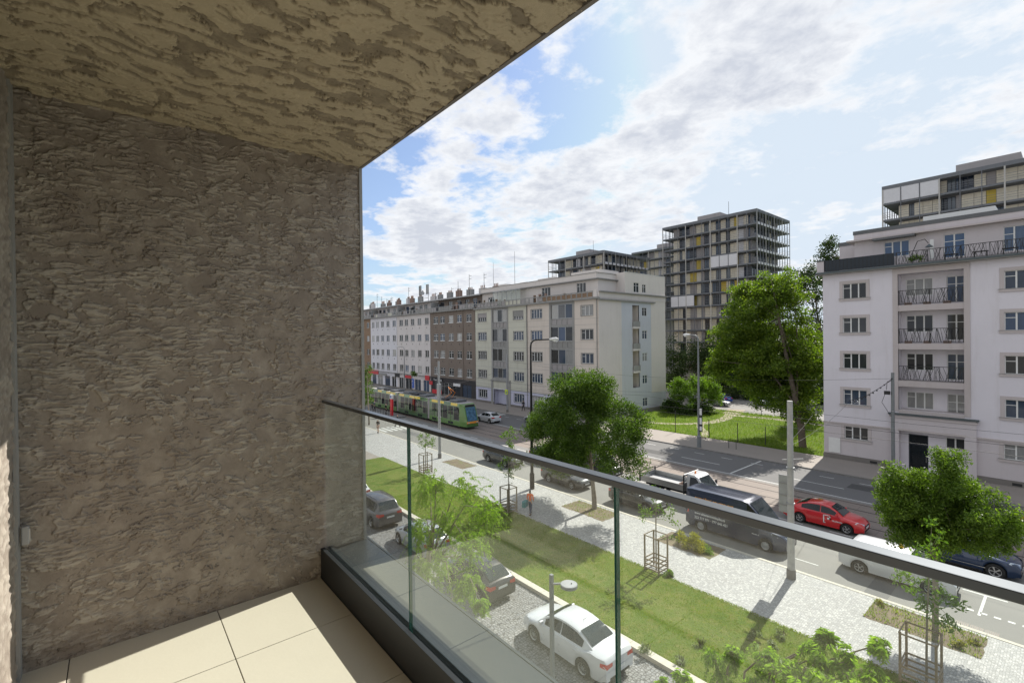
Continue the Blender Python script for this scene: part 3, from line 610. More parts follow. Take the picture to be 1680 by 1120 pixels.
mb=MB(); mb.box(-.05,U(-11.0),-.05,.1,0,.57,m_plinth); mb.box(U(-5.38),U(XR),-.05,.1,0,.57,m_plinth); mb.box(-.06,0,.1,14,0,.57,m_plinth); mb.build('plinth',o)
for xv in (-12.6,-3.4): MB().box(U(xv),U(xv)+.55,-.054,-.049,.2,.42,m_iron).build('vent',o)
mb=MB(); mb.box(-.03,U(-11.02),-.10,.002,3.56,3.72,m_trim); mb.box(U(-5.36),U(XR),-.10,.002,3.56,3.72,m_trim); mb.build('string_course',o)
mb=MB()
for (a,b,c,d) in wins: q=MB(); surround(q,a,b,c,d,m_trim); q.box(a-.30,b+.30,-.09,.002,c-.20,c-.001,m_trim); q.box(a-.33,b+.33,-.12,.0,c-.001,c+.03,m_eave); q.build('window_surround',o)
mb.box(U(-10.83),U(-10.452),-.06,.01,5.3,18.0,m_trim); mb.box(U(-6.118),U(-5.74),-.06,.01,5.3,18.0,m_trim); mb.box(U(-10.83),U(-5.74),-.063,.008,17.63,18.12,m_trim)
mb.build('trim',o)
for (a,b,c,d) in wins: window(o,(a+b)/2,c,b-a,d-c,'three')
# recess: back wall, slabs, reveals
mb=MB(); rh=[]
for z in (5.5,8.98,12.42,15.70): rh+=[(U(-10.1),U(-8.25),z,z+1.5),(U(-7.35),U(-6.13),z-.75,z+1.5)]
facade(mb,rec[0],rec[1],5.45,17.62,rh,m_lav,.12,1.25)
mb.poly([(rec[0],0,5.45),(rec[0],1.25,5.45),(rec[0],1.25,17.62),(rec[0],0,17.62)],m_lav); mb.poly([(rec[1],0,5.45),(rec[1],0,17.62),(rec[1],1.25,17.62),(rec[1],1.25,5.45)],m_lav)
mb.poly([(rec[0],0,17.62),(rec[0],1.25,17.62),(rec[1],1.25,17.62),(rec[1],0,17.62)],m_lav)
mb.build('recess_wall',o)
for i,z in enumerate((5.5,8.98,12.42,15.70)):
    window(o,U(-9.175),z,1.85,1.5,'three',depth=.08,y=1.25); window(o,U(-6.74),z-.75,1.22,2.25,'t2',depth=.08,y=1.25,name='balcony_door')
for i,z in enumerate((14.30,10.88,7.55)):
    MB().box(rec[0],rec[1],-.02,1.25,z,z+.52,m_trim).build('balcony_slab',o)
    mb=MB(); crisscross(mb,rec[0]+.03,rec[1]-.03,z+.60,z+1.85,.04,m_iron,i+3); mb.build('balcony_railing',o)
    r=random.Random(i); mb=MB()
    for k in range(3): x=rec[0]+.4+k*1.3; mb.box(x,x+.5,.25,.45,z+.52,z+.75,m_brick)
    if i<2: mb.build('planter',o)
MB().box(rec[0],rec[1],-.02,1.25,5.0,5.449,m_trim).build('balcony_slab',o)
# portal
mb=MB(); facade(mb,U(-11.0),U(-5.38),0,5.0,[(U(-10.4),U(-6.1),.1,3.62)],m_lavp,.75,-.28); mb.box(U(-11.0),U(-5.38),-.279,.0,4.9,4.999,m_trim)
mb.poly([(U(-11.0),0,0),(U(-11.0),-.28,0),(U(-11.0),-.28,5),(U(-11.0),0,5)],m_lavp); mb.poly([(U(-5.38),-.28,0),(U(-5.38),0,0),(U(-5.38),0,5),(U(-5.38),-.28,5)],m_lavp)
facade(mb,U(-10.4),U(-6.1),.1,3.62,[door,dwin],m_lav,.1,.47)
mb.box(U(-11.15),U(-5.23),-.42,.1,5.0,5.14,m_flash); mb.box(U(-11.08),U(-5.3),-.36,.0,4.75,4.899,m_trim); mb.box(U(-10.45),U(-6.05),-.33,-.27,3.62,3.80,m_trim)
mb.build('portal',o); window(o,(dwin[0]+dwin[1])/2,dwin[2],dwin[1]-dwin[0],dwin[3]-dwin[2],'two',depth=.04,y=.47)
mb=MB(); mb.box(door[0],door[0]+.08,.50,.56,.12,3.3,m_frameb); mb.box(door[1]-.08,door[1],.50,.56,.12,3.3,m_frameb); mb.box(door[0]+.08,door[1]-.08,.50,.56,2.35,2.45,m_frameb); mb.box(door[0]+.08,door[1]-.08,.50,.56,3.22,3.3,m_frameb)
d=mb.build('door',o); MB().box(door[0]+.07,door[1]-.07,.52,.535,.12,3.25,m_cglass).build('pane',d); MB().box(door[1]-.16,door[1]-.13,.44,.47,.9,1.5,m_chrome).build('handle',d)
MB().box(U(-15.95),U(-14.95),-.075,-.045,.7,2.15,m_frame).build('meter_cabinet',o,bevel=.01)
MB().box(U(-8.05),U(-7.95),.44,.468,1.3,1.9,m_galv).build('intercom',o)
# eave, terrace
mb=MB(); mb.box(-.45,U(XR)+.4,-.62,.6,18.152,18.36,m_eave); mb.box(-.5,U(XR)+.4,-.70,-.62,18.24,18.40,m_flash); mb.box(-.5,-.451,-.70,14,18.2,18.40,m_eave); mb.build('eave',o)
mb=MB(); mb.box(.25,U(-10.6),-.42,-.36,18.45,19.55,m_screen)
for i in range(18): x=.3+i*.31; mb.box(x,x+.03,-.435,-.421,18.45,19.55,m_iron)
mb.build('terrace_screen',o)
MB().box(-.35,.24,-.5,.2,18.4,19.5,m_lavp).build('chimney',o); MB().box(-.42,.30,-.56,.26,19.5,19.62,m_flash).build('chimney_cap',o)
mb=MB(); crisscross(mb,U(-10.5),U(XR)-.1,18.46,19.55,-.38,m_iron,31); mb.build('terrace_railing',o)
def planting(name,parent,x0,x1,y,z,seed,n=500):
    cl=[(x0+(x1-x0)*(i+.5)/6,y,z+random.Random(seed+i).uniform(-.05,.15),.25,.2,.3) for i in range(6)]; v,f=leaf_cloud(cl,n,.12,1.8,seed=seed); return leaf_obj(name,v,f,l_bush,parent)
planting('terrace_plants',o,U(-9.7),U(-8.7),-.1,18.85,3)
mb=MB(); r=random.Random(9)
for x in (U(-7.4),U(-5.6),U(-3.9)):
    mb.box(x,x+.9,.25,.75,18.95,18.99,m_iron); 
    for dx in (.05,.8): mb.box(x+dx,x+dx+.04,.3,.34,18.37,18.95,m_iron); mb.box(x+dx,x+dx+.04,.66,.7,18.37,18.95,m_iron)
mb.build('terrace_table',o)
sy=2.0; sw=[(U(-11.85),U(-9.98),19.5,20.95),(U(-7.62),U(-6.25),18.9,20.95),(U(-3.95),U(-2.1),18.9,20.95),(U(2),U(4),19.2,20.95)]
mb=MB(); facade(mb,U(-14.2),U(XR),18.3,21.35,sw,m_lavp,.15,sy); mb.poly([(U(-14.2),sy,18.3),(U(-14.2),sy,21.35),(U(-14.2),sy+3.0,21.35),(U(-14.2),sy+3.0,18.3)],m_lavp)
mb.box(U(-16.3),U(-12.5),sy+3.001,12,18.3,21.6,m_lavp); mb.box(U(-16.36),U(-12.4),sy+2.95,12.05,21.6,22.0,m_roofg); mb.build('roof_storey',o)
for a,b,c,d in sw: window(o,(a+b)/2,c,b-a,d-c,'three' if b-a>1.6 else 't2',depth=.08,y=sy,pane=m_blue)
mb=MB(); mb.box(U(-14.75),U(XR)+.3,sy-.6,sy+8,21.352,21.50,m_trim); mb.box(U(-14.2),U(XR)+.3,sy-.25,sy+8,21.501,22.02,m_lavp); mb.box(U(-14.25),U(XR)+.3,sy-.30,sy+8.05,22.021,22.38,m_roofg); mb.build('roof',o)
mb=MB(); mb.box(U(-9.4),U(-4.6),sy+2.5,sy+5,22.385,23.3,m_frame); mb.build('roof_light_box',o)
mb=MB(); mb.box(-.1+U(-12.5),U(-9.5),sy-.75,sy,21.15,21.345,m_roofg); mb.build('awning_box',o)
mb=MB(); mb.tube([(U(-9.6),.9,18.4),(U(-9.55),.9,19.6),(U(-9.2),.8,20.5),(U(-8.7),.75,20.6),(U(-8.45),.72,20.2)],.03,m_iron); mb.cyl(U(-8.4),.7,19.85,20.1,.3,.06,m_flash); mb.build('patio_lamp',o)
MB().box(U(-8.45),U(-8.2),1.4,1.5,18.9,20.6,m_frame).build('folded_sunshade',o)
# ================= cream corner block
CX0,CX1=-76.0,-45.0; W0=CX1-CX0; U=lambda x:x-CX0
o=empty('apartment_building',(CX0,54.2,0),0,'greenish and pinkish cream corner block with glazed balconies and blank end wall','building')
colsW=[(-75.1,-72.4),(-64.4,-61.75),(-59.72,-57.05),(-48.45,-46.1)]; balc=[(-70.4,-66.25),(-54.88,-50.2)]
rz=[15.6,12.0,8.4,4.8]; hts=1.5; hs=[]; ws=[]
for z in rz:
    for a,b in colsW: ws.append((U(a),U(b),z,z+hts))
gw=[(U(a),U(b),1.05,2.5) for a,b in colsW]; ws+=gw
bh=[(U(-70.4),U(-66.25),4.75,17.6),(U(-54.88),U(-50.2),4.75,17.6)]
mid=U(-60.7); dr=(U(-67.3),U(-65.9),.1,2.9)
mb=MB()
H1=[h for h in ws if h[2]>3]+bh
facade(mb,0,mid,3.0,18.15,[h for h in H1 if h[1]<mid],m_crgreen,.2); facade(mb,mid,W0,3.0,18.15,[h for h in H1 if h[0]>mid],m_crpink,.2)
facade(mb,0,W0,.5,3.0,gw+[(U(-70.2),U(-65.9),.5,2.95)],m_lavbase,.2)
for z in (4.35,7.95,11.55,15.15,7.0,10.6,14.2):   # scored render joints
    for (p,q) in ((0,U(-70.75)),(U(-65.9),U(-60.75)),(U(-60.6),U(-55.2)),(U(-49.9),W0)):
        ok=[(p,q)]
        mb.box(p+.02,q-.02,-.003,.001,z,z+.035,m_conc2)
mb.poly([(0,17.4,0),(0,17.4,18.15),(W0,17.4,18.15),(W0,17.4,0)],m_crside); mb.poly([(0,0,18.15),(W0,0,18.15),(W0,17.4,18.15),(0,17.4,18.15)],m_roofg); mb.poly([(0,0,0),(0,0,18.15),(0,17.4,18.15),(0,17.4,0)],m_crside)
mb.build('wall',o)
# entrance recess
mb=MB(); facade(mb,U(-70.2),U(-65.9),.1,2.95,[dr],m_lavbase,.1,1.0); mb.poly([(U(-70.2),0,.1),(U(-70.2),1,.1),(U(-70.2),1,2.95),(U(-70.2),0,2.95)],m_lavbase); mb.poly([(U(-70.2),0,2.95),(U(-70.2),1,2.95),(U(-65.9),1,2.95),(U(-65.9),0,2.95)],m_conc2)
mb.box(U(-71.0),U(-65.3),-.25,.0,4.45,4.70,m_conc2); mb.box(U(-71.0),U(-70.45),-.12,.001,0,4.449,m_conc2); mb.box(U(-65.9),U(-65.35),-.12,.001,0,4.449,m_conc2); mb.box(U(-70.44),U(-65.91),-.05,.0,2.95,3.1,m_frame); mb.build('entrance_porch',o)
mb=MB(); mb.box(dr[0],dr[1],1.04,1.09,.1,2.9,m_frameb); d=mb.build('door',o); MB().box(dr[0]+.15,dr[1]-.15,1.03,1.039,.5,2.7,m_cglass).build('pane',d)
mb=MB(); mb.box(-.0,U(-70.2),-.06,.05,0,.499,m_plinth); mb.box(U(-65.9),W0,-.06,.05,0,.499,m_plinth); mb.build('plinth',o)
mb=MB()
for (a,b,c,d) in ws: q=MB(); sill(q,a,b,c,m_conc2); surround(q,a,b,c,d,m_conc2,.10,.025); q.build('window_surround',o)
mb.box(U(-60.78),U(-60.66),-.05,-.001,3,18.1,m_eave)
for (a,b,c,d) in bh: mb.box(a-.42,a-.002,-.05,.01,c,18.1,m_conc2); mb.box(b+.002,b+.42,-.05,.01,c,18.1,m_conc2); mb.box(a,b,-.055,.01,17.6,18.1,m_conc2)
mb.box(0,W0,-.03,.001,2.97,3.1,m_conc2); mb.build('trim',o)
for i,(a,b,c,d) in enumerate(ws): window(o,(a+b)/2,c,b-a,d-c,'four' if a<U(-50) else 'three')
for i in (0,4): a,b,c,d=ws[i if i==0 else 1]
for (k,hh) in ((0,.75),(1,.95)):
    a,b,c,d=ws[k]; MB().box(a+.02,b-.02,.04,.075,d-hh,d-.01,m_tgrey if k==0 else m_eave).build('roller_shutter',o)
mb=MB(); mb.cyl(W0-.28,-.12,0,18.1,.055,.055,m_eave,8); mb.cyl(U(-60.72),-.14,0,18.1,.05,.05,m_eave,8); mb.build('downpipe',o)
# glazed balconies
r=random.Random(3)
for bi,(a,b,c,d) in enumerate(bh):
    mb=MB(); mb.poly([(a,0,c),(a,1.3,c),(a,1.3,d),(a,0,d)],m_conc2); mb.poly([(b,0,c),(b,0,d),(b,1.3,d),(b,1.3,c)],m_conc2); mb.poly([(a,1.3,c),(b,1.3,c),(b,1.3,d),(a,1.3,d)],m_crside); mb.poly([(a,0,d),(a,1.3,d),(b,1.3,d),(b,0,d)],m_conc2); mb.build('recess_wall',o)
    for i,z in enumerate((14.05,10.45,6.85,3.6 if bi else 4.3)):
        if z<4.4 and bi==0: z=4.75
        zz=max(z,4.751)
        MB().box(a+.001,b-.001,-.04,1.3,zz,zz+.28,m_conc2).build('balcony_slab',o)
        top=[17.6,14.05,10.45,6.85][i]
        if z<5: lo_=zz+.28; pa=0
        else: pa=1; lo_=zz+1.30
        if pa:
            mb=MB(); n=4; 
            mb.box(a,b,-.02,.05,zz+1.18,zz+1.30,m_conc2)
            for k in range(n+1): x=a+.06+(b-a-.12)*k/n; mb.box(x-.06,x+.06,-.03,.05,zz+.28,zz+1.18,m_conc2)
            mb.box(a+.05,b-.05,.05,.07,zz+.30,zz+1.18,m_eave if i%2 else m_tgrey); mb.build('balcony_parapet',o)
        # glazing
        for k in range(3):
            x0=a+(b-a)*k/3; x1=a+(b-a)*(k+1)/3; window(o,(x0+x1)/2,lo_+.02,x1-x0-.03,top-lo_-.04,'one',frame=m_alu,depth=.06,name='balcony_glazing')
        mb=MB(); q=r.random()
        for k in range(2):
            x=a+.2+r.random()*(b-a-1.4); mb.box(x,x+r.uniform(.6,1.1),.16,.18,lo_+.1,top-.2,(m_curtain,m_signb,m_frame,m_curtain)[(i+k+bi)%4] if (i==1 and bi==0) else m_curtain)
        mb.build('balcony_curtain',o)
# end wall facing +X
e=empty('end_wall',(W0,0,0),PI/2,parent=o)
mb=MB(); D=17.4; hh=[(10.75,12.05,z,z+1.35) for z in (15.65,11.95,8.35,4.75,1.1)]; lg=[(8.15,9.9,4.3,17.3)]
facade(mb,0,5.4,0,18.15,[],m_crside); facade(mb,5.4,13.2,3.1,17.75,hh[:4]+lg,m_crblue,.15); facade(mb,5.4,13.2,17.75,18.15,[],m_crside); facade(mb,13.2,D,3.1,18.15,[],m_cryel); facade(mb,13.2,D,0,3.1,[],m_crblue); facade(mb,5.4,13.2,0,3.1,hh[4:],m_crblue,.15)
a,b,c,d=lg[0]; mb.poly([(a,0,c),(a,1.3,c),(a,1.3,d),(a,0,d)],m_cryel); mb.poly([(b,0,c),(b,0,d),(b,1.3,d),(b,1.3,c)],m_cryel); mb.poly([(a,1.3,c),(b,1.3,c),(b,1.3,d),(a,1.3,d)],m_cryel)
mb.build('wall_face',e)
for (a,b,c,d) in hh: window(e,(a+b)/2,c,b-a,d-c,'t2',depth=.07)
for z in (13.6,10.1,6.6): 
    MB().box(8.12,9.93,-.22,1.3,z,z+.3,m_crside).build('balcony_slab',e); mb=MB(); mb.box(8.12,9.93,-.2,-.16,z+.3,z+1.2,m_conc2); mb.build('balcony_parapet',e); window(e,8.9,z+.4,1.0,2.2,'t1',depth=.02,y=1.2,name='balcony_door')
window(e,8.9,4.4,1.0,2.0,'t1',depth=.02,y=1.2,name='balcony_door')
mb=MB(); mb.box(-.3,14.1,-.32,.0,17.78,17.98,m_eave); mb.box(-.02,D+.3,-.38,.0,18.95,19.12,m_eave); mb.box(0,D,-.06,-.001,18.151,18.949,m_crside); mb.build('cornice',e); MB().box(0,D+.05,-.05,.0,0,.5,m_plinth).build('plinth',e)
# roof storey
sy=1.8; sw=[(U(-74.1),U(-72.2),18.8,20.35),(U(-58.9),U(-56.8),18.9,20.85),(U(-50.9),U(-49.0),19.2,20.85)]
mb=MB(); facade(mb,0,U(-46.6),18.16,21.1,sw,m_crside,.12,sy); mb.poly([(U(-46.6),sy,18.16),(U(-46.6),6.3,18.16),(U(-46.6),6.3,21.1),(U(-46.6),sy,21.1)],m_crside); mb.build('roof_storey',o)
for a,b,c,d in sw: window(o,(a+b)/2,c,b-a,d-c,'three',depth=.06,y=sy)
mb=MB(); mb.box(0,U(-46.2),sy-.55,17.3,21.102,21.26,m_eave); mb.box(0,U(-46.65),sy-.3,17.2,21.262,22.1,m_crside); mb.box(-.05,U(-46.55),sy-.38,17.25,22.101,22.17,m_eave); mb.build('roof',o)
e2=empty('roof_block',(U(-45.02),0,0),PI/2,parent=o)
mb=MB(); wh=[(8.6,10.0,19.35,20.9),(10.9,11.9,19.4,20.75)]; facade(mb,6.3,D,18.16,22.35,wh,m_cryel,.12,0); mb.poly([(6.3,0,18.16),(6.3,0,22.35),(6.3,6,22.35),(6.3,6,18.16)],m_crside); mb.poly([(6.3,0,22.35),(D,0,22.35),(D,6,22.35),(6.3,6,22.35)],m_roofg); mb.box(6.25,D+.05,-.05,.15,22.351,22.43,m_frame); mb.build('wall_face',e2)
for a,b,c,d in wh: window(e2,(a+b)/2,c,b-a,d-c,'t2',depth=.07)
mb=MB(); mb.box(-.0,W0+.3,-.5,.0,17.95,18.14,m_eave); mb.box(0,W0+.3,-.42,-.30,18.14,18.24,m_conc2); mb.box(-.0,W0-.6,-.42,-.34,19.0,19.14,m_conc2); n=28
for k in range(n+1): x=.05+(W0-.8)*k/n; mb.box(x-.07,x+.07,-.42,-.34,18.24,19.0,m_conc2)
mb.box(W0-.7,W0-.02,-.42,-.34,18.24,19.3,m_crside); mb.build('terrace_parapet',o)
mb=MB(); r=random.Random(12)
for k in range(n):
    x=.05+(W0-.8)*k/n; q='ggggg' 
    m=m_brown2 if k>=18 else (m_signy if False else (m_crgreen if 8<k<13 else m_tgrey))
    if k in(0,1,6,7,14,15,16,17) and r.random()<.5: continue
    MB().box(x+.09,x+(W0-.8)/n-.09,-.33,-.31,18.3,18.95,m).build('terrace_panel',o)
mb=MB()
for k in range(6): x=U(-70.8)+k*1.33; mb.box(x,x+.07,.4,.47,18.2,21.0,m_alu); mb.box(x+.07,x+1.26,.42,.44,18.4,20.9,m_glass)
mb.box(U(-70.8),U(-62.8),.38,1.8,21.0,21.08,m_alu); mb.build('winter_garden',o)
for q in ((-73.5,-71.3,4,7,22.9),(-66,-64,3,7,22.5),(-55,-49,5,10,23.2),(-63.3,-59,5,8,23.0)): MB().box(U(q[0]),U(q[1]),q[2],q[3],22.175,q[4],m_crside).build('roof_housing',o)
mb=MB(); mb.cyl(U(-67.4),3,22.1,28.5,.05,.03,m_galv,6); mb.build('antenna_mast',o); MB().cyl(U(-75.2),4,22.1,27.5,.05,.03,m_galv,6).build('antenna_mast',o)
def garden(parent,x0,x1,seed):
    r=random.Random(seed); mb=MB()
    for k in range(8):
        x=r.uniform(x0,x1); mb.box(x,x+r.uniform(.15,.4),-.1,.2,18.25,19.1+r.random()*.6,r.choice([m_iron,m_wood,m_brick,m_frame,m_brown2]))
    return mb.build('terrace_clutter',parent)
garden(o,U(-59.8),U(-50),4); garden(o,1,U(-66),5)
# ================= row houses to the left
def rowhouse(x0,x1,m,cols,rows,label,h,w,style,shops,seed,inset=None,gz=4.0):
    o=empty('town_house',(x0,54.2,0),0,label,'building','terrace of town houses along the far pavement'); W=x1-x0; r=random.Random(seed)
    ws=[(a-x0,b-x0,z,z+hh) for a,b in cols for z,hh in rows]; mb=MB(); facade(mb,0,W,gz,18.35,ws,m,.14)
    sh=[(a-x0,b-x0,.35,3.0) for a,b in shops]; facade(mb,0,W,0,gz,sh,m if m is not m_brown else m_dark,.25)
    mb.poly([(0,0,18.35),(W,0,18.35),(W,15,18.35),(0,15,18.35)],m_roofg); mb.poly([(0,15,0),(0,15,18.35),(W,15,18.35),(W,15,0)],m); mb.box(0,W,-.04,0,0,.5,m_plinth); mb.build('wall',o)
    mb=MB(); 
    for q in ws: z9=MB(); sill(z9,q[0],q[1],q[2],m_frame if m is m_brown else m_eave,d=.08,t=.09); z9.build('window_sill',o)
    for q in ws:
        if q[2]>4: xx=(q[0]+q[1])/2; mb.box(xx-.09,xx+.09,-.03,-.001,q[2]-.9,q[2]-.62,m_iron)
    mb.box(0,W,-.35,.05,gz-.08,gz+.05,m_eave) if inset is None else None
    mb.box(W-.06,W+.0,-.02,-.001,gz,18.3,m_iron); mb.build('trim',o)
    for q in ws: window(o,(q[0]+q[1])/2,q[2],q[1]-q[0],q[3]-q[2],style,depth=.07)
    for q in sh: window(o,(q[0]+q[1])/2,q[2],q[1]-q[0],q[3]-q[2],'two' if q[1]-q[0]>1.5 else 'one',frame=m_frameb if r.random()<.5 else m_frame,depth=.1,name='shop_window')
    if inset:
        a,b=inset[0]-x0,inset[1]-x0; mb=MB(); 
        mb.box(a-.3,a,-.1,0,gz,18.3,m); mb.build('bay_edge',o)
    mb=MB(); mb.box(-.0,W,-.55,.0,18.15,18.40,m_eave); mb.box(0,W,-.62,-.551,18.2,18.42,m_eave); mb.build('eave',o)
    # set back attic with clutter
    sy=2.2; mb=MB(); aw=[]; x=.8
    while x<W-2.6: aw.append((x,x+1.5,18.9,20.6)); x+=r.uniform(2.4,3.6)
    facade(mb,0,W,18.36,21.1,aw,m_brown if m is m_brown else m_w2,.1,sy); mb.box(0,.2,.1,sy-.002,18.36,20.6,m_conc2); mb.build('roof_storey',o)
    for q in aw: window(o,(q[0]+q[1])/2,q[2],1.5,1.7,'two',depth=.05,y=sy,frame=m_frame if r.random()<.4 else m_frameb)
    mb=MB(); mb.add([(0,1.2,21.1),(W,1.2,21.1),(W,7.5,22.3),(0,7.5,22.3)],[(0,1,2,3)],m_roofg); mb.add([(0,7.5,22.3),(W,7.5,22.3),(W,15,20.6),(0,15,20.6)],[(0,1,2,3)],m_roofg); mb.box(0,W,1.1,1.3,20.95,21.1,m_eave); mb.box(0,W,1.31,sy,20.98,21.02,m_tgrey); mb.build('roof',o)
    mb=MB(); t=.04; k=int(W/1.0)
    mb.box(0,W,-.38,-.34,19.25,19.32,m_galv); 
    for i in range(k+1): x=W*i/k; mb.box(x-t/2,x+t/2,-.38,-.34,18.4,19.25,m_galv)
    for i in range(k):
        if r.random()<.75: x=W*i/k; mb.box(x+.05,x+W/k-.05,-.33,-.31,18.45,19.2,r.choice([m_tgrey,m_eave,m_conc2,m_crgreen if m is m_w1 else m_tgrey]))
        elif r.random()<.8: x=W*i/k; mb.box(x,x+.7,.1,.5,18.4,19.0+r.random(),r.choice([m_frame,m_iron,m_brick,m_frameb]))
    mb.build('terrace_parapet',o)
    for i in range(r.randint(3,4)):
        x=W*(i+.5)/4+r.uniform(-.6,.6); y=r.uniform(4.5,7); ww=r.uniform(.6,1.1); c=MB(); c.box(x-ww,x+ww,y,y+.7,21.2,23.0+r.random()*.4,r.choice([m_conc2,m_w2,m_brick])); ch=c.build('chimney',o)
        c=MB()
        for k in range(3): c.cyl(x-ww*.6+k*ww*.6,y+.35,23.0,23.8,.13,.11,m_brick,6)
        c.build('chimney_pots',ch)
    for i in range(r.randint(2,3)):
        x=r.uniform(.5,W-.5); y=r.uniform(3,7); c=MB(); hz=r.uniform(23.5,26.5); c.cyl(x,y,21.3,hz,.05,.04,m_iron,5)
        if r.random()<.8: c.box(x,x+.9,y-.02,y+.02,hz-.4,hz-.34,m_iron); c.box(x+.1,x+.8,y-.02,y+.02,hz-1.0,hz-.94,m_iron)
        c.build('aerial',o)
    garden(o,1,W-1,seed); return o
R4=[(15.75,1.5),(12.0,1.5),(8.3,1.55),(4.6,1.6)]
cB=[(-91.9,-90.0),(-89.2,-87.3),(-85.7,-83.9),(-82.5,-80.8),(-79.1,-77.3)]
cW2=[(-108.5,-106.6),(-105.6,-103.9),(-102.5,-100.8),(-99.2,-97.5),(-95.8,-94.1)]
cW1=[(-124.9,-123.3),(-122.2,-120.4),(-119.1,-117.4),(-115.8,-114.1),(-112.3,-110.5)]
b1=rowhouse(-93.3,-76.02,m_brown,cB,R4,'dark brown town house with white windows, adjoining the cream corner block',0,0,'t2',[(-91.5,-88.4),(-87.8,-84.6),(-84.0,-81.6),(-80.8,-77.6)],2,inset=(-80.2,-76))
b2=rowhouse(-109.8,-93.32,m_w2,cW2,R4,'warm white town house between the dark brown one and the cool white one',0,0,'two',[(-109,-106.6),(-105.6,-102.4),(-101,-98),(-96.8,-94.2)],5)
b3=rowhouse(-125.8,-109.82,m_w1,cW1,R4,'cool white town house with a red shop fascia at its left end',0,0,'two',[(-125,-122.4),(-121.6,-118.4),(-117,-114),(-113,-110.6)],8)
b4=rowhouse(-142,-125.82,m_brown2,[(a-16.2,b-16.2) for a,b in cW1],R4,'ochre brown town house half hidden behind the balcony wall, last of the row',0,0,'two',[(-140,-136),(-134,-130)],13)
def shopsign(parent,u0,u1,z0,z1,m,txt,tm,y=-.12,name='shop_sign'):
    s=MB().box(u0,u1,y-.08,y,z0,z1,m).build(name,parent,bevel=.01)
    if txt: text(txt,(z1-z0)*.72,'lettering',s,(u0+.1,y-.085,z0+(z1-z0)*.26),(PI/2,0,0),tm,.003,sx=(u1-u0-.2)/max(.1,len(txt)*(z1-z0)*.40))
    return s
shopsign(b1,1.3,5.0,3.05,3.75,m_iron,'Tom Moda',m_signw); shopsign(b1,-.5,.9,2.2,3.0,m_signr,'',m_signw); shopsign(b1,1.0,4.9,.4,1.3,m_signr,'',m_signw,-.26); shopsign(b1,9.4,12.0,2.5,3.1,m_signw,'',m_signb)
shopsign(b3,-1.5,5.0,3.1,4.2,m_signr,'',m_signw); shopsign(b2,-1.2,1.2,3.0,3.9,m_iron,'',m_signw); shopsign(b2,4.2,7.4,3.05,3.7,m_signr,'',m_signw); shopsign(b2,14.4,16.3,3.1,4.2,m_signr,'',m_signw,-.3); shopsign(b3,5.6,10,3.0,3.5,m_conc2,'',m_signw)
# shared mobile-phone antenna cluster on white house
c=empty('rooftop_antenna',(-106,59,22.2),0,'grey panel antennas on a lattice above the white town houses','antenna'); mb=MB()
for dx in (0,3.6): mb.cyl(dx,0,-1,3.4,.07,.07,m_galv,6)
mb.box(0,3.6,-.04,.04,.3,.4,m_galv); mb.build('mast',c)
for dx in (-.35,.35,3.25,3.95): MB().box(dx-.15,dx+.15,-.35,-.15,1.2,3.6,m_eave).build('panel_antenna',c)
mb=MB(); mb.tube([(1.7,-.5,1.7),(1.7,-.3,1.7)],[.6,.5],m_galv,14); mb.build('dish_antenna',c)
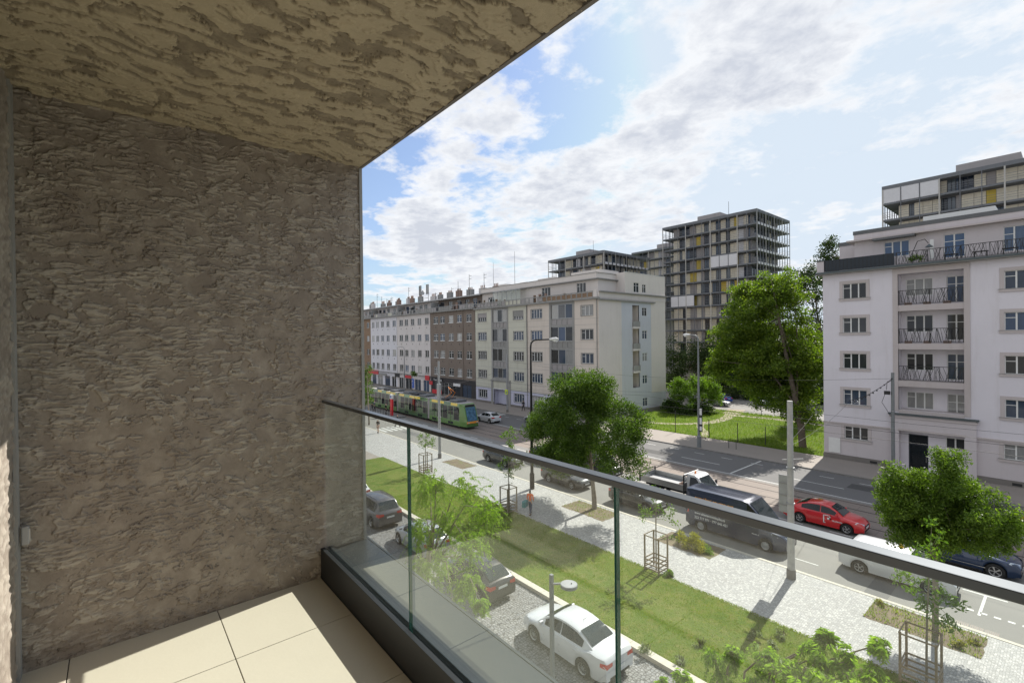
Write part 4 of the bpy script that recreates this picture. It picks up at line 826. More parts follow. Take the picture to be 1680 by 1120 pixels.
# ================= towers
def tower(name,X0,X1,Y0,Y1,zt,zb,label,seed,sty=2.95,post=2.1,bays=9,screens=None,group='slab towers with open balconies all round'):
    o=empty(name,(X0,Y0,0),0,label,'building',group); W=X1-X0; D=Y1-Y0; r=random.Random(seed)
    n=int((zt-zb)/sty); z=zt; fl=[]
    mb=MB(); mb.box(-.1,W+.1,-.1,D+.1,zt-.65,zt,m_slab); mb.build('roof',o)
    for i in range(1,n+1):
        zz=zt-i*sty-.45; fl.append(zz); MB().box(0,W,0,D,zz,zz+.32,m_slab).build('floor_slab',o)
    # core
    ci=1.9; mb=MB(); cols=[]; 
    for side in range(2):
        LN=(W if side==0 else D)-2*ci
        nb=2*bays if side==0 else max(6,int(2*bays*D/W)); base=[r.random() for _ in range(nb)]; wid=[r.uniform(.6,1.5) for _ in range(nb)]; sw_=sum(wid)
        for i,zz in enumerate(fl):
            a=ci
            for k in range(nb):
                b=LN*wid[k]/sw_; q=base[k] if r.random()<.78 else r.random()
                z0=zz+.32; z1=zz+sty-.16
                if side==0: mm=m_tcream if q<.40 else (m_tyel if (q<.55 and r.random()<.22) else m_tcream if q<.46 else (m_tgrey if q<.66 else (m_twhite if q<.74 else None)))
                else: mm=m_tcream if q<.22 else (m_tgrey if q<.42 else (m_twhite if q<.5 else None))
                if mm:
                    if side==0: mb.box(a,a+b-.05,ci+(.05 if k%2 else 0),ci+.25,z0,z1,mm)
                    else: mb.box(W-ci-.25,W-ci-(.05 if k%2 else 0),a,a+b-.05,z0,z1,mm)
                else: cols.append((side,a,b,z0,z1-z0))
                a+=b
    mb.box(ci+.3,W-ci-.3,ci+.3,D-ci-.3,0,zt-.7,m_tgrey); mb.build('wall',o)
    eR=empty('side_face',(W,0,0),PI/2,parent=o)
    if len(cols)>96:
        cols=sorted(cols,key=lambda c:(-c[3],c[0])); rest=cols[96:]; cols=cols[:96]; mb=MB()
        for s_,a,b,z0,h in rest:
            if s_==0: mb.box(a+.03,a+b-.06,ci+.03,ci+.2,z0,z0+h,m_towerpane); mb.box(a+b/2-.04,a+b/2+.02,ci+.005,ci+.029,z0,z0+h,m_frameb)
            else: mb.box(W-ci-.2,W-ci-.03,a+.03,a+b-.06,z0,z0+h,m_towerpane); mb.box(W-ci-.029,W-ci-.005,a+b/2-.04,a+b/2+.02,z0,z0+h,m_frameb)
        mb.build('lower_windows',o)['kind']='stuff'
    for s,a,b,z0,h in cols:
        if s==0: window(o,a+b/2,z0,b-.02,h,'two',frame=m_frameb,depth=0.0,y=ci,pane=m_towerpane)
        else: window(eR,a+b/2,z0,b-.02,h,'two',frame=m_frameb,depth=0.0,y=ci,pane=m_towerpane)
    mb=MB(); x=0
    npost=int(W/post)
    for k in range(npost+1): x=W*k/npost; big=k%3==0; t=.10 if big else .05; mb.box(x-t,x+t,-.12,-.02,zb,zt-.6,m_tpost if big else m_slab)
    nd=int(D/post*1.4)
    for k in range(nd+1): y=D*k/nd; mb.box(W+.02,W+.14,y-.07,y+.07,zb,zt,m_tpost if k%3==0 else m_slab)
    for k in range(nd+1): y=D*k/nd; mb.box(-.14,-.02,y-.07,y+.07,zb,zt,m_slab)
    mb.build('facade_posts',o)
    mb=MB()
    for zz in fl:
        for h in (.45,.8,1.2): mb.box(0,W,-.03,.0,zz+.32+h,zz+.32+h+.04,m_slab); mb.box(W,W+.03,0,D,zz+.32+h,zz+.32+h+.04,m_slab); mb.box(-.03,0,0,D,zz+.32+h,zz+.36+h,m_slab)
        for k in range(int(D/1.6)): y=k*1.6; mb.box(W+.141,W+.19,y+.3,y+1.3,zz-.05,zz+.5,m_twhite)
    mb.build('balcony_railing',o)
    for i,k0,nk in screens or (((3,6,3),(6,1,3)) if bays>8 else ()):
        if i<len(fl): 
            z0=fl[i]; p=W/npost
            mb=MB()
            for k in range(nk): mb.box(W*(k0+k)/npost+.08,W*(k0+k+1)/npost-.08,-.07,-.04,z0+.34,z0+sty-.05,m_twhite)
            mb.build('screen_panel',o)
    mb=MB(); mb.box(W*.30,W*.55,D*.25,D*.6,zt,zt+2.2,m_tgrey); mb.box(W*.7,W*.82,D*.2,D*.4,zt,zt+1.0,m_slab); mb.cyl(W*.66,D*.2,zt,zt+4,.05,.04,m_iron,5); mb.build('roof_plant',o)
    return o
tower('apartment_tower',-69.6,-46.0,110,128.6,40.7,3,'tall dark slab tower with open corner balconies, behind the big green tree',1)
tower('apartment_tower',-97,-77.0,95,115,34.4,14,'dark balcony tower whose top two storeys rise above the cream corner block',2,bays=7)
tower('apartment_tower',-101,-76.0,140,156,42.0,16,'low grey tower with white panels, farthest back, left of the tall one',6,bays=7)
t3=tower('apartment_tower',-22.6,8.0,106.6,124,38.9,20,'wide dark tower with white screens above the lavender block',4,bays=12,post=2.4,screens=((0,0,3),))
# ---------------------------------------------------------------- vehicles (local: nose to +X, ground z=0)
WM={}
def wheel_mesh(r,w,style):
    k=(round(r,3),w,style)
    if k in WM: return WM[k]
    t=MB(); n=24; prof=[(r*.66,-w/2),(r*.93,-w/2),(r,-w*.36),(r,w*.36),(r*.93,w/2),(r*.66,w/2)]
    vs=[(a*math.cos(2*PI*i/n),b,a*math.sin(2*PI*i/n)) for i in range(n) for a,b in prof]; m=len(prof)
    t.add(vs,[(i*m+j,i*m+(j+1)%m,((i+1)%n)*m+(j+1)%m,((i+1)%n)*m+j) for i in range(n) for j in range(m)],m_tyre,True)
    g=MB(); rr=r*.67; y=w/2-.012
    g.tube([(0,-y+.03,0),(0,y-.055,0)],[rr,rr],m_trimb,24)
    vs=[(a*math.cos(2*PI*i/n),b,a*math.sin(2*PI*i/n)) for i in range(n) for a,b in ((rr,y),(rr*.90,y+.006),(rr*.88,y-.05))]
    g.add(vs,[(i*3+j,i*3+j+1,((i+1)%n)*3+j+1,((i+1)%n)*3+j) for i in range(n) for j in range(2)],m_rim,True)
    g.tube([(0,y-.05,0),(0,y,0)],[rr*.24,rr*.18],m_rim,10)
    if style=='cover':
        for i in range(8):
            a=2*PI*i/8; g.add([(rr*.15*math.cos(a-.8),y-.012,rr*.15*math.sin(a-.8)),(rr*.9*math.cos(a-.33),y-.03,rr*.9*math.sin(a-.33)),(rr*.9*math.cos(a+.33),y-.03,rr*.9*math.sin(a+.33)),(rr*.15*math.cos(a+.8),y-.012,rr*.15*math.sin(a+.8))],[(0,1,2,3)],m_rimd)
    else:
        ns=10 if style=='multi' else 5
        for i in range(ns):
            a=2*PI*i/ns; w2=.07 if ns==10 else .17
            g.add([(rr*.15*math.cos(a-.5),y-.01,rr*.15*math.sin(a-.5)),(rr*.90*math.cos(a-w2),y-.015,rr*.90*math.sin(a-w2)),(rr*.90*math.cos(a+w2),y-.015,rr*.90*math.sin(a+w2)),(rr*.15*math.cos(a+.5),y-.01,rr*.15*math.sin(a+.5))],[(0,1,2,3)],m_rim)
    WM[k]=(t.mesh('tyre_mesh'),g.mesh('rim_mesh')); return WM[k]
def add_wheels(o,xs,r,y,w=.21,style='five'):
    t,g=wheel_mesh(r,w,style)
    for x in xs:
        for s in (-1,1):
            a=inst('wheel',t,o,(x,s*y,r),0 if s>0 else PI); inst('rim',g,a)
KIND=dict(
 sedan=dict(L=4.46,W=1.74,H=1.46,wb=2.60,fo=.84,r=.315,hood=.93,nose=.66,belt=.95,deck=1.06,xw=1.02,xr0=1.78,xr1=3.02,xb=3.80,tail=1.02,wins=[(1.42,2.25),(2.30,3.36)]),
 hatch=dict(L=4.15,W=1.75,H=1.47,wb=2.57,fo=.84,r=.32,hood=.90,nose=.66,belt=.96,deck=1.0,xw=.98,xr0=1.72,xr1=3.30,xb=4.02,tail=1.0,wins=[(1.36,2.18),(2.24,3.05),(3.10,3.45)]),
 estate=dict(L=4.62,W=1.78,H=1.48,wb=2.66,fo=.90,r=.325,hood=.90,nose=.66,belt=.96,deck=1.0,xw=1.08,xr0=1.82,xr1=3.98,xb=4.46,tail=1.0,wins=[(1.46,2.30),(2.36,3.20),(3.26,4.0)]),
 mpv=dict(L=4.80,W=1.88,H=1.72,wb=2.90,fo=.92,r=.34,hood=1.02,nose=.76,belt=1.04,deck=1.1,xw=.92,xr0=1.78,xr1=4.18,xb=4.66,tail=1.1,wins=[(1.32,2.30),(2.36,3.3),(3.36,4.2)]),
 suv=dict(L=4.45,W=1.84,H=1.63,wb=2.67,fo=.88,r=.36,hood=1.02,nose=.78,belt=1.04,deck=1.1,xw=1.08,xr0=1.80,xr1=3.50,xb=4.28,tail=1.08,wins=[(1.46,2.28),(2.34,3.15),(3.20,3.7)]),
 pvan=dict(L=5.0,W=1.92,H=1.94,wb=3.1,fo=.90,r=.34,hood=1.12,nose=.82,belt=1.12,deck=1.3,xw=.86,xr0=1.66,xr1=4.72,xb=4.94,tail=1.3,wins=[(1.3,2.15),(2.25,3.3),(3.36,4.6)]),
 bvan=dict(L=5.95,W=2.0,H=2.56,wb=3.86,fo=1.02,r=.345,hood=1.24,nose=.86,belt=1.24,deck=1.6,xw=.85,xr0=2.0,xr1=5.84,xb=5.92,tail=1.6,wins=[(1.30,2.05)]))
def car(kind,paint,name,label,loc,heading,rims='five',plate=True,rails=False,mirror=None,group=None,seams=True,antenna=True,cat='car'):
    k=dict(KIND[kind]); o=empty(name,(loc[0],loc[1],loc[2] if len(loc)>2 else 0),heading,label,cat,group)
    Lh=k['L']; x0=Lh/2; X=lambda d:x0-d   # d = distance behind the nose
    hw=k['W']/2; rr=k['r']; fw=k['fo']; rw=k['fo']+k['wb']; ar=rr+.055
    van=kind in('bvan','pvan'); BW=.955 if van else .90
    def top(d):
        pts=[(0,k['nose']-.06),(.10,k['nose']+.06),(.28,k['nose']+(k['hood']-k['nose'])*.55),(k['xw'],k['hood']),(k['xr0'],k['belt']),(k['xb']-.35,k['belt']+.03),(k['xb'],k['deck']),(Lh-.08,k['tail']),(Lh,k['tail']-.14)]
        pts=sorted(pts)
        for (a,b),(c,e) in zip(pts,pts[1:]):
            if a<=d<=c: return b+(e-b)*(d-a)/max(1e-6,c-a)
        return pts[-1][1]
    def half(d):
        f=1-.26*(1-ss(np.array(d),0,.75))**1.6-.12*(1-ss(np.array(Lh-d),0,.55))**1.6
        return float(hw*f)
    def low(d):
        z=.20+.06*(d<.25)+.08*(d>Lh-.2)
        for c in (fw,rw):
            if abs(d-c)<ar: z=max(z,rr+math.sqrt(max(0,ar**2-(d-c)**2)))
        return z
    ds={0,.05,.12,.25,.4,k['xw'],k['xr0'],Lh,Lh-.04,Lh-.1,Lh-.22,Lh-.4,k['xb'],(fw+rw)/2}
    for c in (fw,rw):
        for i in range(-6,7): ds.add(c+ar*math.sin(i/6*PI/2)*.9999)
        ds.add(c-ar-.01); ds.add(c+ar+.01)
    for i in range(1,9): ds.add(Lh*i/9)
    ds=sorted(d for d in ds if 0<=d<=Lh); dd=[ds[0]]
    for d in ds[1:]:
        if d-dd[-1]>.006: dd.append(d)
    vs=[];n=13
    for d in dd:
        w=half(d); t=top(d); l=min(low(d),t-.1)
        sec=[(1,l,.955),(1,l+(t-l)*.18,.985),(1,l+(t-l)*.42,1.0),(1,l+(t-l)*.70,.985),(1,t-.035,.945),(1,t,.86)]
        ring=[(w*b,z) for _,z,b in sec]+[(0,t+.035)]+[(-w*b,z) for _,z,b in reversed(sec)]
        vs+=[(X(d),y,z) for y,z in ring]
    fs=[(i*n+j,i*n+j+1,(i+1)*n+j+1,(i+1)*n+j) for i in range(len(dd)-1) for j in range(n-1)]
    fs+=[tuple(range(n)),tuple(range((len(dd)-1)*n,len(dd)*n))[::-1]]
    mb=MB(); mb.add(vs,fs,paint,True)
    # cabin shell
    st=[(k['xw'],k['hood']-.0,.80),(k['xw']+(k['xr0']-k['xw'])*.5,k['hood']+(k['H']-k['hood'])*.56,.775),(k['xr0'],k['H']-.055,.70),(k['xr0']+.35,k['H']-.012,.685),((k['xr0']+k['xr1'])/2,k['H'],.685),(k['xr1']-.3,k['H']-.02,.68),(k['xr1'],k['H']-.065,.67),((k['xr1']+k['xb'])/2,k['H']-(k['H']-k['deck'])*.50,.715),(k['xb'],k['deck']-.0,.78)]
    if van: st=[(a,b,(c+.22 if kind=='bvan' else c+.13) if 1<i<8 else c+.12) for i,(a,b,c) in enumerate(st)]
    cz=lambda d:top(d)-.012
    cv=[]
    for d,z,w in st:
        bw=half(d)*BW; b=cz(d); z=max(z,b+.002); cv+=[(X(d),bw,b),(X(d),bw*.3+w*hw*.7,b+(z-b)*.55),(X(d),w*hw,z-.03*(z-b>.1)),(X(d),w*hw*.88,z),(X(d),0,z+.028),(X(d),-w*hw*.88,z),(X(d),-w*hw,z-.03*(z-b>.1)),(X(d),-(bw*.3+w*hw*.7),b+(z-b)*.55),(X(d),-bw,b)]
    m=9; mb.add(cv,[(i*m+j,i*m+j+1,(i+1)*m+j+1,(i+1)*m+j) for i in range(len(st)-1) for j in range(m-1)],paint,True)
    mb.box(X(Lh-.25),X(.3),-hw*.80,hw*.80,.17,.55,m_trimb)
    if van or kind=='suv': mb.box(X(Lh-.05),X(Lh)-.025,-hw*.84,hw*.84,.34,.50,m_trimb)
    else: mb.box(X(Lh-.05),X(Lh)-.012,-hw*.62,hw*.62,.27,.36,m_trimb)
    def at(d,z,off,s):   # point on cabin side at height z
        for (a,za,wa),(b,zb,wb) in zip(st,st[1:]):
            if a<=d<=b:
                t=(d-a)/(b-a); zt=za+(zb-za)*t; w=wa+(wb-wa)*t; break
        bz=cz(d); bw=half(d)*BW; f=(z-bz)/max(.02,zt-bz); mid=bw*.3+w*hw*.7
        y= bw+(mid-bw)*(f/.55) if f<.55 else mid+(w*hw-mid)*((f-.55)/.45)
        return (X(d),s*(y+off),z),zt
    if seams:
        for d in [q for a in k['wins'][:2] for q in a][1:]+[k['xw']+.42]:
            for s in (-1,1):
                y=half(d)*1.0
                for za,zb in ((max(.34,low(d)+.04),.62),(.62,top(d)-.08)):
                    t_=top(d); l_=low(d)
                    f=lambda z:(half(d)*np.interp((z-l_)/(t_-l_),[0,.18,.42,.70,.94],[.955,.985,1,.985,.945]))
                    if za<zb: mb.add([(X(d)-.005,s*(f(za)+.0015),za),(X(d)+.005,s*(f(za)+.0015),za),(X(d)+.005,s*(f(zb)+.0015),zb),(X(d)-.005,s*(f(zb)+.0015),zb)],[(0,1,2,3)],m_trimb)
        for d in [(a+b)/2+.25 for a,b in k['wins'][:2]]:
            for s in (-1,1): yy=half(d)*.985; z=top(d)-.16; mb.box(X(d)-.09,X(d)+.09,s*yy-.012,s*yy+.022,z-.012,z+.015,paint)
        for s in (-1,1): mb.box(X(rw-ar-.05),X(fw+ar+.05),s*hw*.962-.012,s*hw*.962+.012,.21,.28,m_trimb if kind in('suv','pvan') else paint)
    b=mb.build('body',o); b.data.set_sharp_from_angle(angle=R(38))
    # glass
    for s in (-1,1):
        for a,c in k['wins']:
            N=6; lowp=[];upp=[]
            for i in range(N+1):
                d=a+(c-a)*i/N; pb,zt=at(d,cz(d)+.035,.006,s); lowp.append(pb); zz=max(cz(d)+.05,zt-.085); pt,_=at(d,zz,.006,s); upp.append(pt)
            g=MB(); g.add(lowp+upp,[(i,i+1,N+2+i,N+1+i) for i in range(N)],m_cglass,True); g.build('side_window',o)
    def screen(nm,ia,ib,wf,mat,lo=.06,hi=.94):
        g=MB(); rows=[]
        for q in range(7):
            t=lo+(hi-lo)*q/6; x=(ia+(ib-ia)*t); i=min(int(x),len(st)-2); u=x-i
            d=st[i][0]+(st[i+1][0]-st[i][0])*u; z=st[i][1]+(st[i+1][1]-st[i][1])*u; w=(st[i][2]+(st[i+1][2]-st[i][2])*u)*hw*wf
            sg=1 if ia<4 else -1
            rows.append([(X(d)+sg*.010,w*y,z+.022+.010*(1-y*y)) for y in (-1,-.8,-.4,0,.4,.8,1)])
        vs=[p for r_ in rows for p in r_]; g.add(vs,[(i*7+j,i*7+j+1,(i+1)*7+j+1,(i+1)*7+j) for i in range(6) for j in range(6)],mat,True); return g.build(nm,o)
    screen('windscreen',0,2,.87,m_cglass2); 
    if kind!='bvan': screen('rear_window',8,6,.90,m_cglass2,.12,.92)
    add_wheels(o,[X(fw),X(rw)],rr,hw-.10,.21,rims)
    for s in (-1,1):
        d=.16; y=half(d)*.78; z=k['nose']+.0
        g=MB(); pts=[(X(.03)+.012,s*half(.05)*.62,z-.03),(X(.10)+.012,s*half(.1)*.90,z-.05),(X(.42),s*(half(.42)*.965+.012),z+.09),(X(.34),s*(half(.34)*.90+.012),z+.17),(X(.16),s*half(.16)*.78,z+.115),(X(.03)+.006,s*half(.05)*.62,z+.055)]
        g.add(pts,[(0,1,2,3,4,5)],m_head); g.build('headlight',o)
        g=MB(); z=k['tail']-.10; e=Lh
        zz=(z-.20,z-.02) if not van else (.95,1.35)
        if kind in('hatch','mpv','suv','estate'): zz=(z-.14,z+.06)
        g.add([(X(e)-.012,s*half(e)*.55,zz[0]+.03),(X(e)-.012,s*half(e)*.97,zz[0]),(X(e-.24),s*(half(e-.24)*.985+.008),zz[0]+.04),(X(e-.24),s*(half(e-.24)*.955+.012),zz[1]-.02),(X(e)-.006,s*half(e)*.95,zz[1]),(X(e)-.012,s*half(e)*.55,zz[1]-.03)],[(0,1,4,5),(1,2,3,4)],m_red); g.build('tail_light',o)
        g=MB(); xm=k['wins'][0][0]-.02; ym=half(xm)*.92; g.box(X(xm)-.0,X(xm)+.10,min(s*ym,s*(ym+.20)),max(s*ym,s*(ym+.20)),k['belt']+.03,k['belt']+.17 if not van else k['belt']+.32,mirror or paint); g.build('door_mirror',o,bevel=.03)
    g=MB(); g.box(X(0)-.02,X(0)+.018,-half(0)*.60,half(0)*.60,k['nose']-.20,k['nose']-.03,m_trimb); g.box(X(0)-.02,X(0)+.014,-half(0)*.72,half(0)*.72,.26,.38,m_trimb); g.build('grille',o,bevel=.01)
    if plate:
        for xx,z,s in ((X(0)+.022,.44,1),(X(Lh)-.018,.50 if kind=='sedan' else .72,-1)):
            p=MB().box(xx-.004,xx+.004,-.26,.26,z,z+.11,m_plate).build('number_plate',o)
    if rails:
        for s in (-1,1): g=MB(); a=st[2][0]+.2; c=st[6][0]-.1; g.tube([(X(a),s*hw*.63,k['H']-.02),(X(a+.15),s*hw*.63,k['H']+.045),(X(c-.15),s*hw*.62,k['H']+.035),(X(c),s*hw*.62,k['H']-.04)],.016,m_trimb,6); g.build('roof_rail',o)
    if antenna: g=MB(); d=st[6][0]-.25; g.tube([(X(d),0,k['H']-.02),(X(d)-.03,0,k['H']+.03),(X(d)-.22,0,k['H']+.19)],[.02,.008,.004],m_trimb,5); g.build('antenna',o)
    return o,X,half,k
p_white=carpaint('white_paint',(.62,.63,.645)); p_grey=carpaint('grey_metallic',(.105,.10,.105),.38,.5); p_silver=carpaint('silver_metallic',(.42,.43,.45),.35,.6); p_black=carpaint('black_paint',(.010,.010,.012)); p_dark=carpaint('dark_grey_paint',(.035,.036,.04),.35,.4)
p_red=carpaint('red_paint',(.60,.008,.012)); p_blue=carpaint('dark_blue_metallic',(.008,.030,.085),.3,.4); p_navy=carpaint('navy_van_paint',(.012,.022,.06),.38,.2); p_brightblue=carpaint('bright_blue_paint',(.02,.08,.38)); p_brown=carpaint('dark_bronze_metallic',(.055,.050,.048),.35,.5)
# parked row below us (noses to the left)
car('sedan',p_white,'parked_car','white saloon parked on the setts beside the disc street lamp',(-12.72,13.60,0),PI,'multi',group='cars parked on the setts')
car('hatch',p_brown,'parked_car','dark bronze hatchback parked behind the drooping green tree',(-19.2,13.60,0),PI,group='cars parked on the setts')
car('hatch',p_silver,'parked_car','silver hatchback mostly hidden by leaves, behind the grey people carrier',(-25.0,13.70,0),PI,group='cars parked on the setts')
car('mpv',p_grey,'parked_car','grey people carrier with roof rails and red tail lamps parked on the setts',(-31.1,13.55,0),PI,rails=True,group='cars parked on the setts')
car('estate',p_white,'parked_car','white estate car whose rear just shows past the balcony wall',(-36.75,13.9,0),PI,group='cars parked on the setts')
# queue in the near lanes (noses to the right)
car('estate',p_dark,'street_car','mid grey car in the kerb lane, first from the left, behind a sapling',(-36.55,29.2,0),0)
car('estate',p_black,'street_car','black estate with pale roof bars beside the dark lamp post',(-33.3,32.6,0),0,rails=True)
car('estate',p_dark,'street_car','dark grey car with headlights in the kerb lane, left of the large tree trunk',(-27.7,28.95,0),0,antenna=False)
car('pvan',p_black,'passenger_van','shiny black passenger van behind the large street tree',(-28.1,33.2,0),0,cat='van')
car('hatch',p_dark,'street_car','dark car in the kerb lane behind the glass joint, right of the large trunk',(-20.6,29.0,0),0)
rc,X_,h_,k_=car('sedan',p_red,'street_car','bright red car with white logo on its doors, on the tram track',(-10.55,35.05,0),0)
tx,Xt,ht,kt=car('mpv',p_white,'taxi','white taxi with small yellow roof lamp in the kerb lane',(-5.9,29.95,0),0,cat='taxi',antenna=False)
tx.scale=(.95,.95,.92)
car('suv',p_blue,'street_car','dark blue crossover with chrome sill strip under the right-hand tree',(-4.05,34.35,0),0,mirror=p_blue)
be,_,_,_=car('estate',p_black,'street_car','black estate driving away past the lavender block',(-4.4,43.25,0),PI)
car('hatch',p_white,'street_car','small white hatchback driving away in the far lane near the tram',(-56.2,42.25,0),PI)
car('hatch',p_silver,'street_car','pale car half hidden by the tall dark lamp post in the far lane',(-50.4,46.6,0),PI)
car('estate',p_silver,'courtyard_car','silver car parked at the courtyard edge below the light green bushes',(-41.0,81.2,.06),R(5),antenna=False)
car('hatch',p_brightblue,'courtyard_car','blue car parked behind the silver one in the courtyard',(-42.9,86.5,.06),R(160),antenna=False)
car('estate',p_white,'courtyard_car','white car facing the camera under trees in the courtyard',(-36.0,88.0,.06),R(-62),antenna=False)
# logo on red car (its right side faces us)
y=-(h_(1.6)+.006); mb=MB()
mb.box(X_(2.05)-.03,X_(2.05)+.03,y-.002,y,.40,.92,m_signw); mb.box(X_(2.05),X_(1.68),y-.002,y,.87,.92,m_signw); mb.box(X_(1.72)-.02,X_(1.68),y-.002,y,.66,.92,m_signw); mb.box(X_(1.86),X_(1.68),y-.002,y,.66,.78,m_signw); mb.box(X_(2.05),X_(1.96),y-.002,y,.40,.45,m_signw); mb.build('door_logo',rc)
text('PROFIMAX',.115,'door_lettering',rc,(X_(1.60),y-.004,.60),(PI/2,0,0),m_signw,.001)
rl_=MB(); rl_.cyl(Xt(2.2),0,kt['H']+.02,kt['H']+.2,.11,.07,m_signy,10); lampo=rl_.build('roof_lamp',tx); lampo.data.materials[0]=plain('amber_yellow',(.75,.48,.03),.3,0,.1,9)
text('TAXI',.15,'door_lettering',tx,(Xt(3.55),-(ht(3.3)+.012),.92),(PI/2,0,0),m_trimb,.001); text('AAA',.10,'door_lettering',tx,(Xt(3.5),-(ht(3.3)+.012),1.06),(PI/2,0,0),m_trimb,.001)
MB().box(-1.2,1.0,-.935,-.928,.42,.45,m_chrome).build('sill_strip',[o for o in C.objects if o.get('label','').startswith('dark blue crossover')][0])
# navy glazier's van
bv,Xb,hb,kb=car('bvan',p_navy,'delivery_van','navy blue high roof van with orange and white lettering on its side',(-13.38,29.07,0),0,'cover',cat='van',antenna=False)
ys=-(hb(3.2)*1.0+.010); mo=plain('orange_lettering',(.85,.36,.02),.5,0,0)
# van bodies are slab sided: lettering follows the upright side panel
mb=MB(); mb.add([(Xb(5.6),-1.008,.62),(Xb(2.1),-1.008,.62),(Xb(2.1),-.940,2.28),(Xb(5.6),-.940,2.28),(Xb(5.6),-.8,.62),(Xb(2.1),-.8,.62),(Xb(2.1),-.8,2.28),(Xb(5.6),-.8,2.28)],[(0,1,2,3),(4,7,6,5),(0,4,5,1),(3,2,6,7),(0,3,7,4),(1,5,6,2)],p_navy); mb.build('side_panel',bv,bevel=.01)
text('SKLENÁŘSKÁ POHOTOVOST',.235,'side_lettering',bv,(Xb(5.28),-.9625,1.90),(PI/2-.0415,0,0),mo,.001,sx=.80)
text('www.sklenarstvinkapka.cz',.20,'side_lettering',bv,(Xb(5.28),-.998,1.02),(PI/2-.0415,0,0),m_signw,.001,sx=.93)
text('222 717 971 · 777 646 421',.21,'side_lettering',bv,(Xb(5.28),-1.010,.74),(PI/2-.0415,0,0),m_signw,.001,sx=.93)
text('PRAHA 10',.09,'side_lettering',bv,(Xb(1.75),-1.012,.80),(PI/2,0,0),m_signw,.001)
mb=MB()
for i in range(9): mb.box(Xb(5.5),Xb(1.6),-.6+i*.15-.008,-.6+i*.15+.008,2.575,2.592,p_navy)
mb.build('roof_ribs',bv)
# dropside pickup truck
def truck():
    o=empty('pickup_truck',(-19.35,32.9,0),0,'white dropside pickup truck with open aluminium bed and amber roof beacon','truck'); L_=6.1; X=lambda d:L_/2-d
    mb=MB(); pr=[(0,.45),(.0,.95),(.12,1.08),(.75,1.32),(1.35,2.02),(1.62,2.14),(2.15,2.14),(2.22,2.0),(2.22,.45)]
    hw=.92
    def ring(f): return [(X(d),f*(hw-(.14 if z>1.4 else 0)-(.08 if d<.1 else 0)),z) for d,z in pr]
    a,b=ring(1),ring(-1); n=len(pr); mb.add(a+b,[tuple(range(n))[::-1],tuple(range(n,2*n))]+[(i,(i+1)%n,n+(i+1)%n,n+i) for i in range(n)],p_white); mb.box(X(2.2),X(.3),-.8,.8,.3,.5,m_trimb)
    c=mb.build('cab',o,bevel=.04)
    for s in (-1,1):
        g=MB(); yb=s*(hw+.004); yt=s*(hw-.13); pts=[(X(.95),s*(hw+.002),1.36),(X(1.95),s*(hw+.002),1.36),(X(1.95),s*(hw-.128),1.98),(X(1.5),s*(hw-.128),1.98)]; pts=[(x,y+s*.012,z) for x,y,z in pts]; g.add(pts,[(0,1,2,3)],m_cglass); g.build('side_window',c)
        MB().box(X(1.0),X(.9),min(s*.98,s*1.18),max(s*.98,s*1.18),1.35,1.65,m_trimb).build('door_mirror',o,bevel=.02)
        g=MB(); g.add([(X(.02)+.03,s*.45,.80),(X(.02)+.03,s*.82,.80),(X(.25),s*.935,.92),(X(.25),s*.88,1.06),(X(.05)+.02,s*.45,.98)],[(0,1,2,3,4)],m_head); g.build('headlight',o)
    g=MB(); g.add([(X(.80)+.02,-.80,1.37),(X(.80)+.02,.80,1.37),(X(1.33)+.02,.70,2.0),(X(1.33)+.02,-.70,2.0)],[(0,1,2,3)],m_cglass2); g.build('windscreen',c)
    g=MB(); g.cyl(X(1.9),-.15,2.14,2.3,.07,.05,m_orange,10); g.build('beacon',o)
    g=MB(); g.box(X(L_),X(2.35),-1.02,1.02,.86,.96,m_galv); g.box(X(L_-.1),X(2.3),-.4,.4,.5,.86,m_trimb); bed=g.build('bed_floor',o)
    dz=.43
    for nm,a in (('side_board',(X(L_),X(2.35),-1.05,-1.02)),('side_board',(X(L_),X(2.35),1.02,1.05)),('tailgate',(X(L_)-.03,X(L_),-1.02,1.02))):
        g=MB(); g.box(a[0],a[1],a[2],a[3],.90,.90+dz,m_alu)
        for q in (.12,.26): g.box(a[0]-.004,a[1]+.004,a[2]-.006,a[3]+.006,.90+q,.90+q+.018,m_eave)
        g.build(nm,o)
    g=MB()
    for s in (-1,1): g.box(X(L_)-.06,X(L_)+.02,s*1.06-.04,s*1.06+.04,.8,1.62,m_trimb); g.box(X(2.36),X(2.28),s*1.06-.04,s*1.06+.04,.7,2.05,m_trimb)
    g.box(X(2.36),X(2.28),-1.02,1.02,1.98,2.06,m_trimb); g.box(X(2.35),X(2.31),-1.02,1.02,.9,1.5,m_alu); g.box(X(L_)-.05,X(L_)-.02,-1.02,1.02,1.55,1.62,m_trimb); g.build('headboard',o)
    g=MB(); g.tube([(X(2.33),-1.0,2.08),(X(2.33),1.0,2.08)],.05,m_frame,8); g.build('roller',o)
    add_wheels(o,[X(.95),X(4.75)],.34,.84,.22,'cover'); MB().box(X(5.3),X(4.2),-1.0,1.0,.55,.74,m_trimb).build('mudguard',o)
    b=MB(); 
    for i in range(5): b.tube([(X(2.9+.03*i),-.6+.02*i,1.0+.05*i),(X(3.0),-.1,1.02+.05*i),(X(3.15),.3,1.0+.04*i)],.03,m_brick,6)
    tag(b.build('cable_coil',None,loc=(-19.35,32.9,0)),'brown coil of hose lying on the pickup truck bed behind the cab','hose')
    return o
truck()
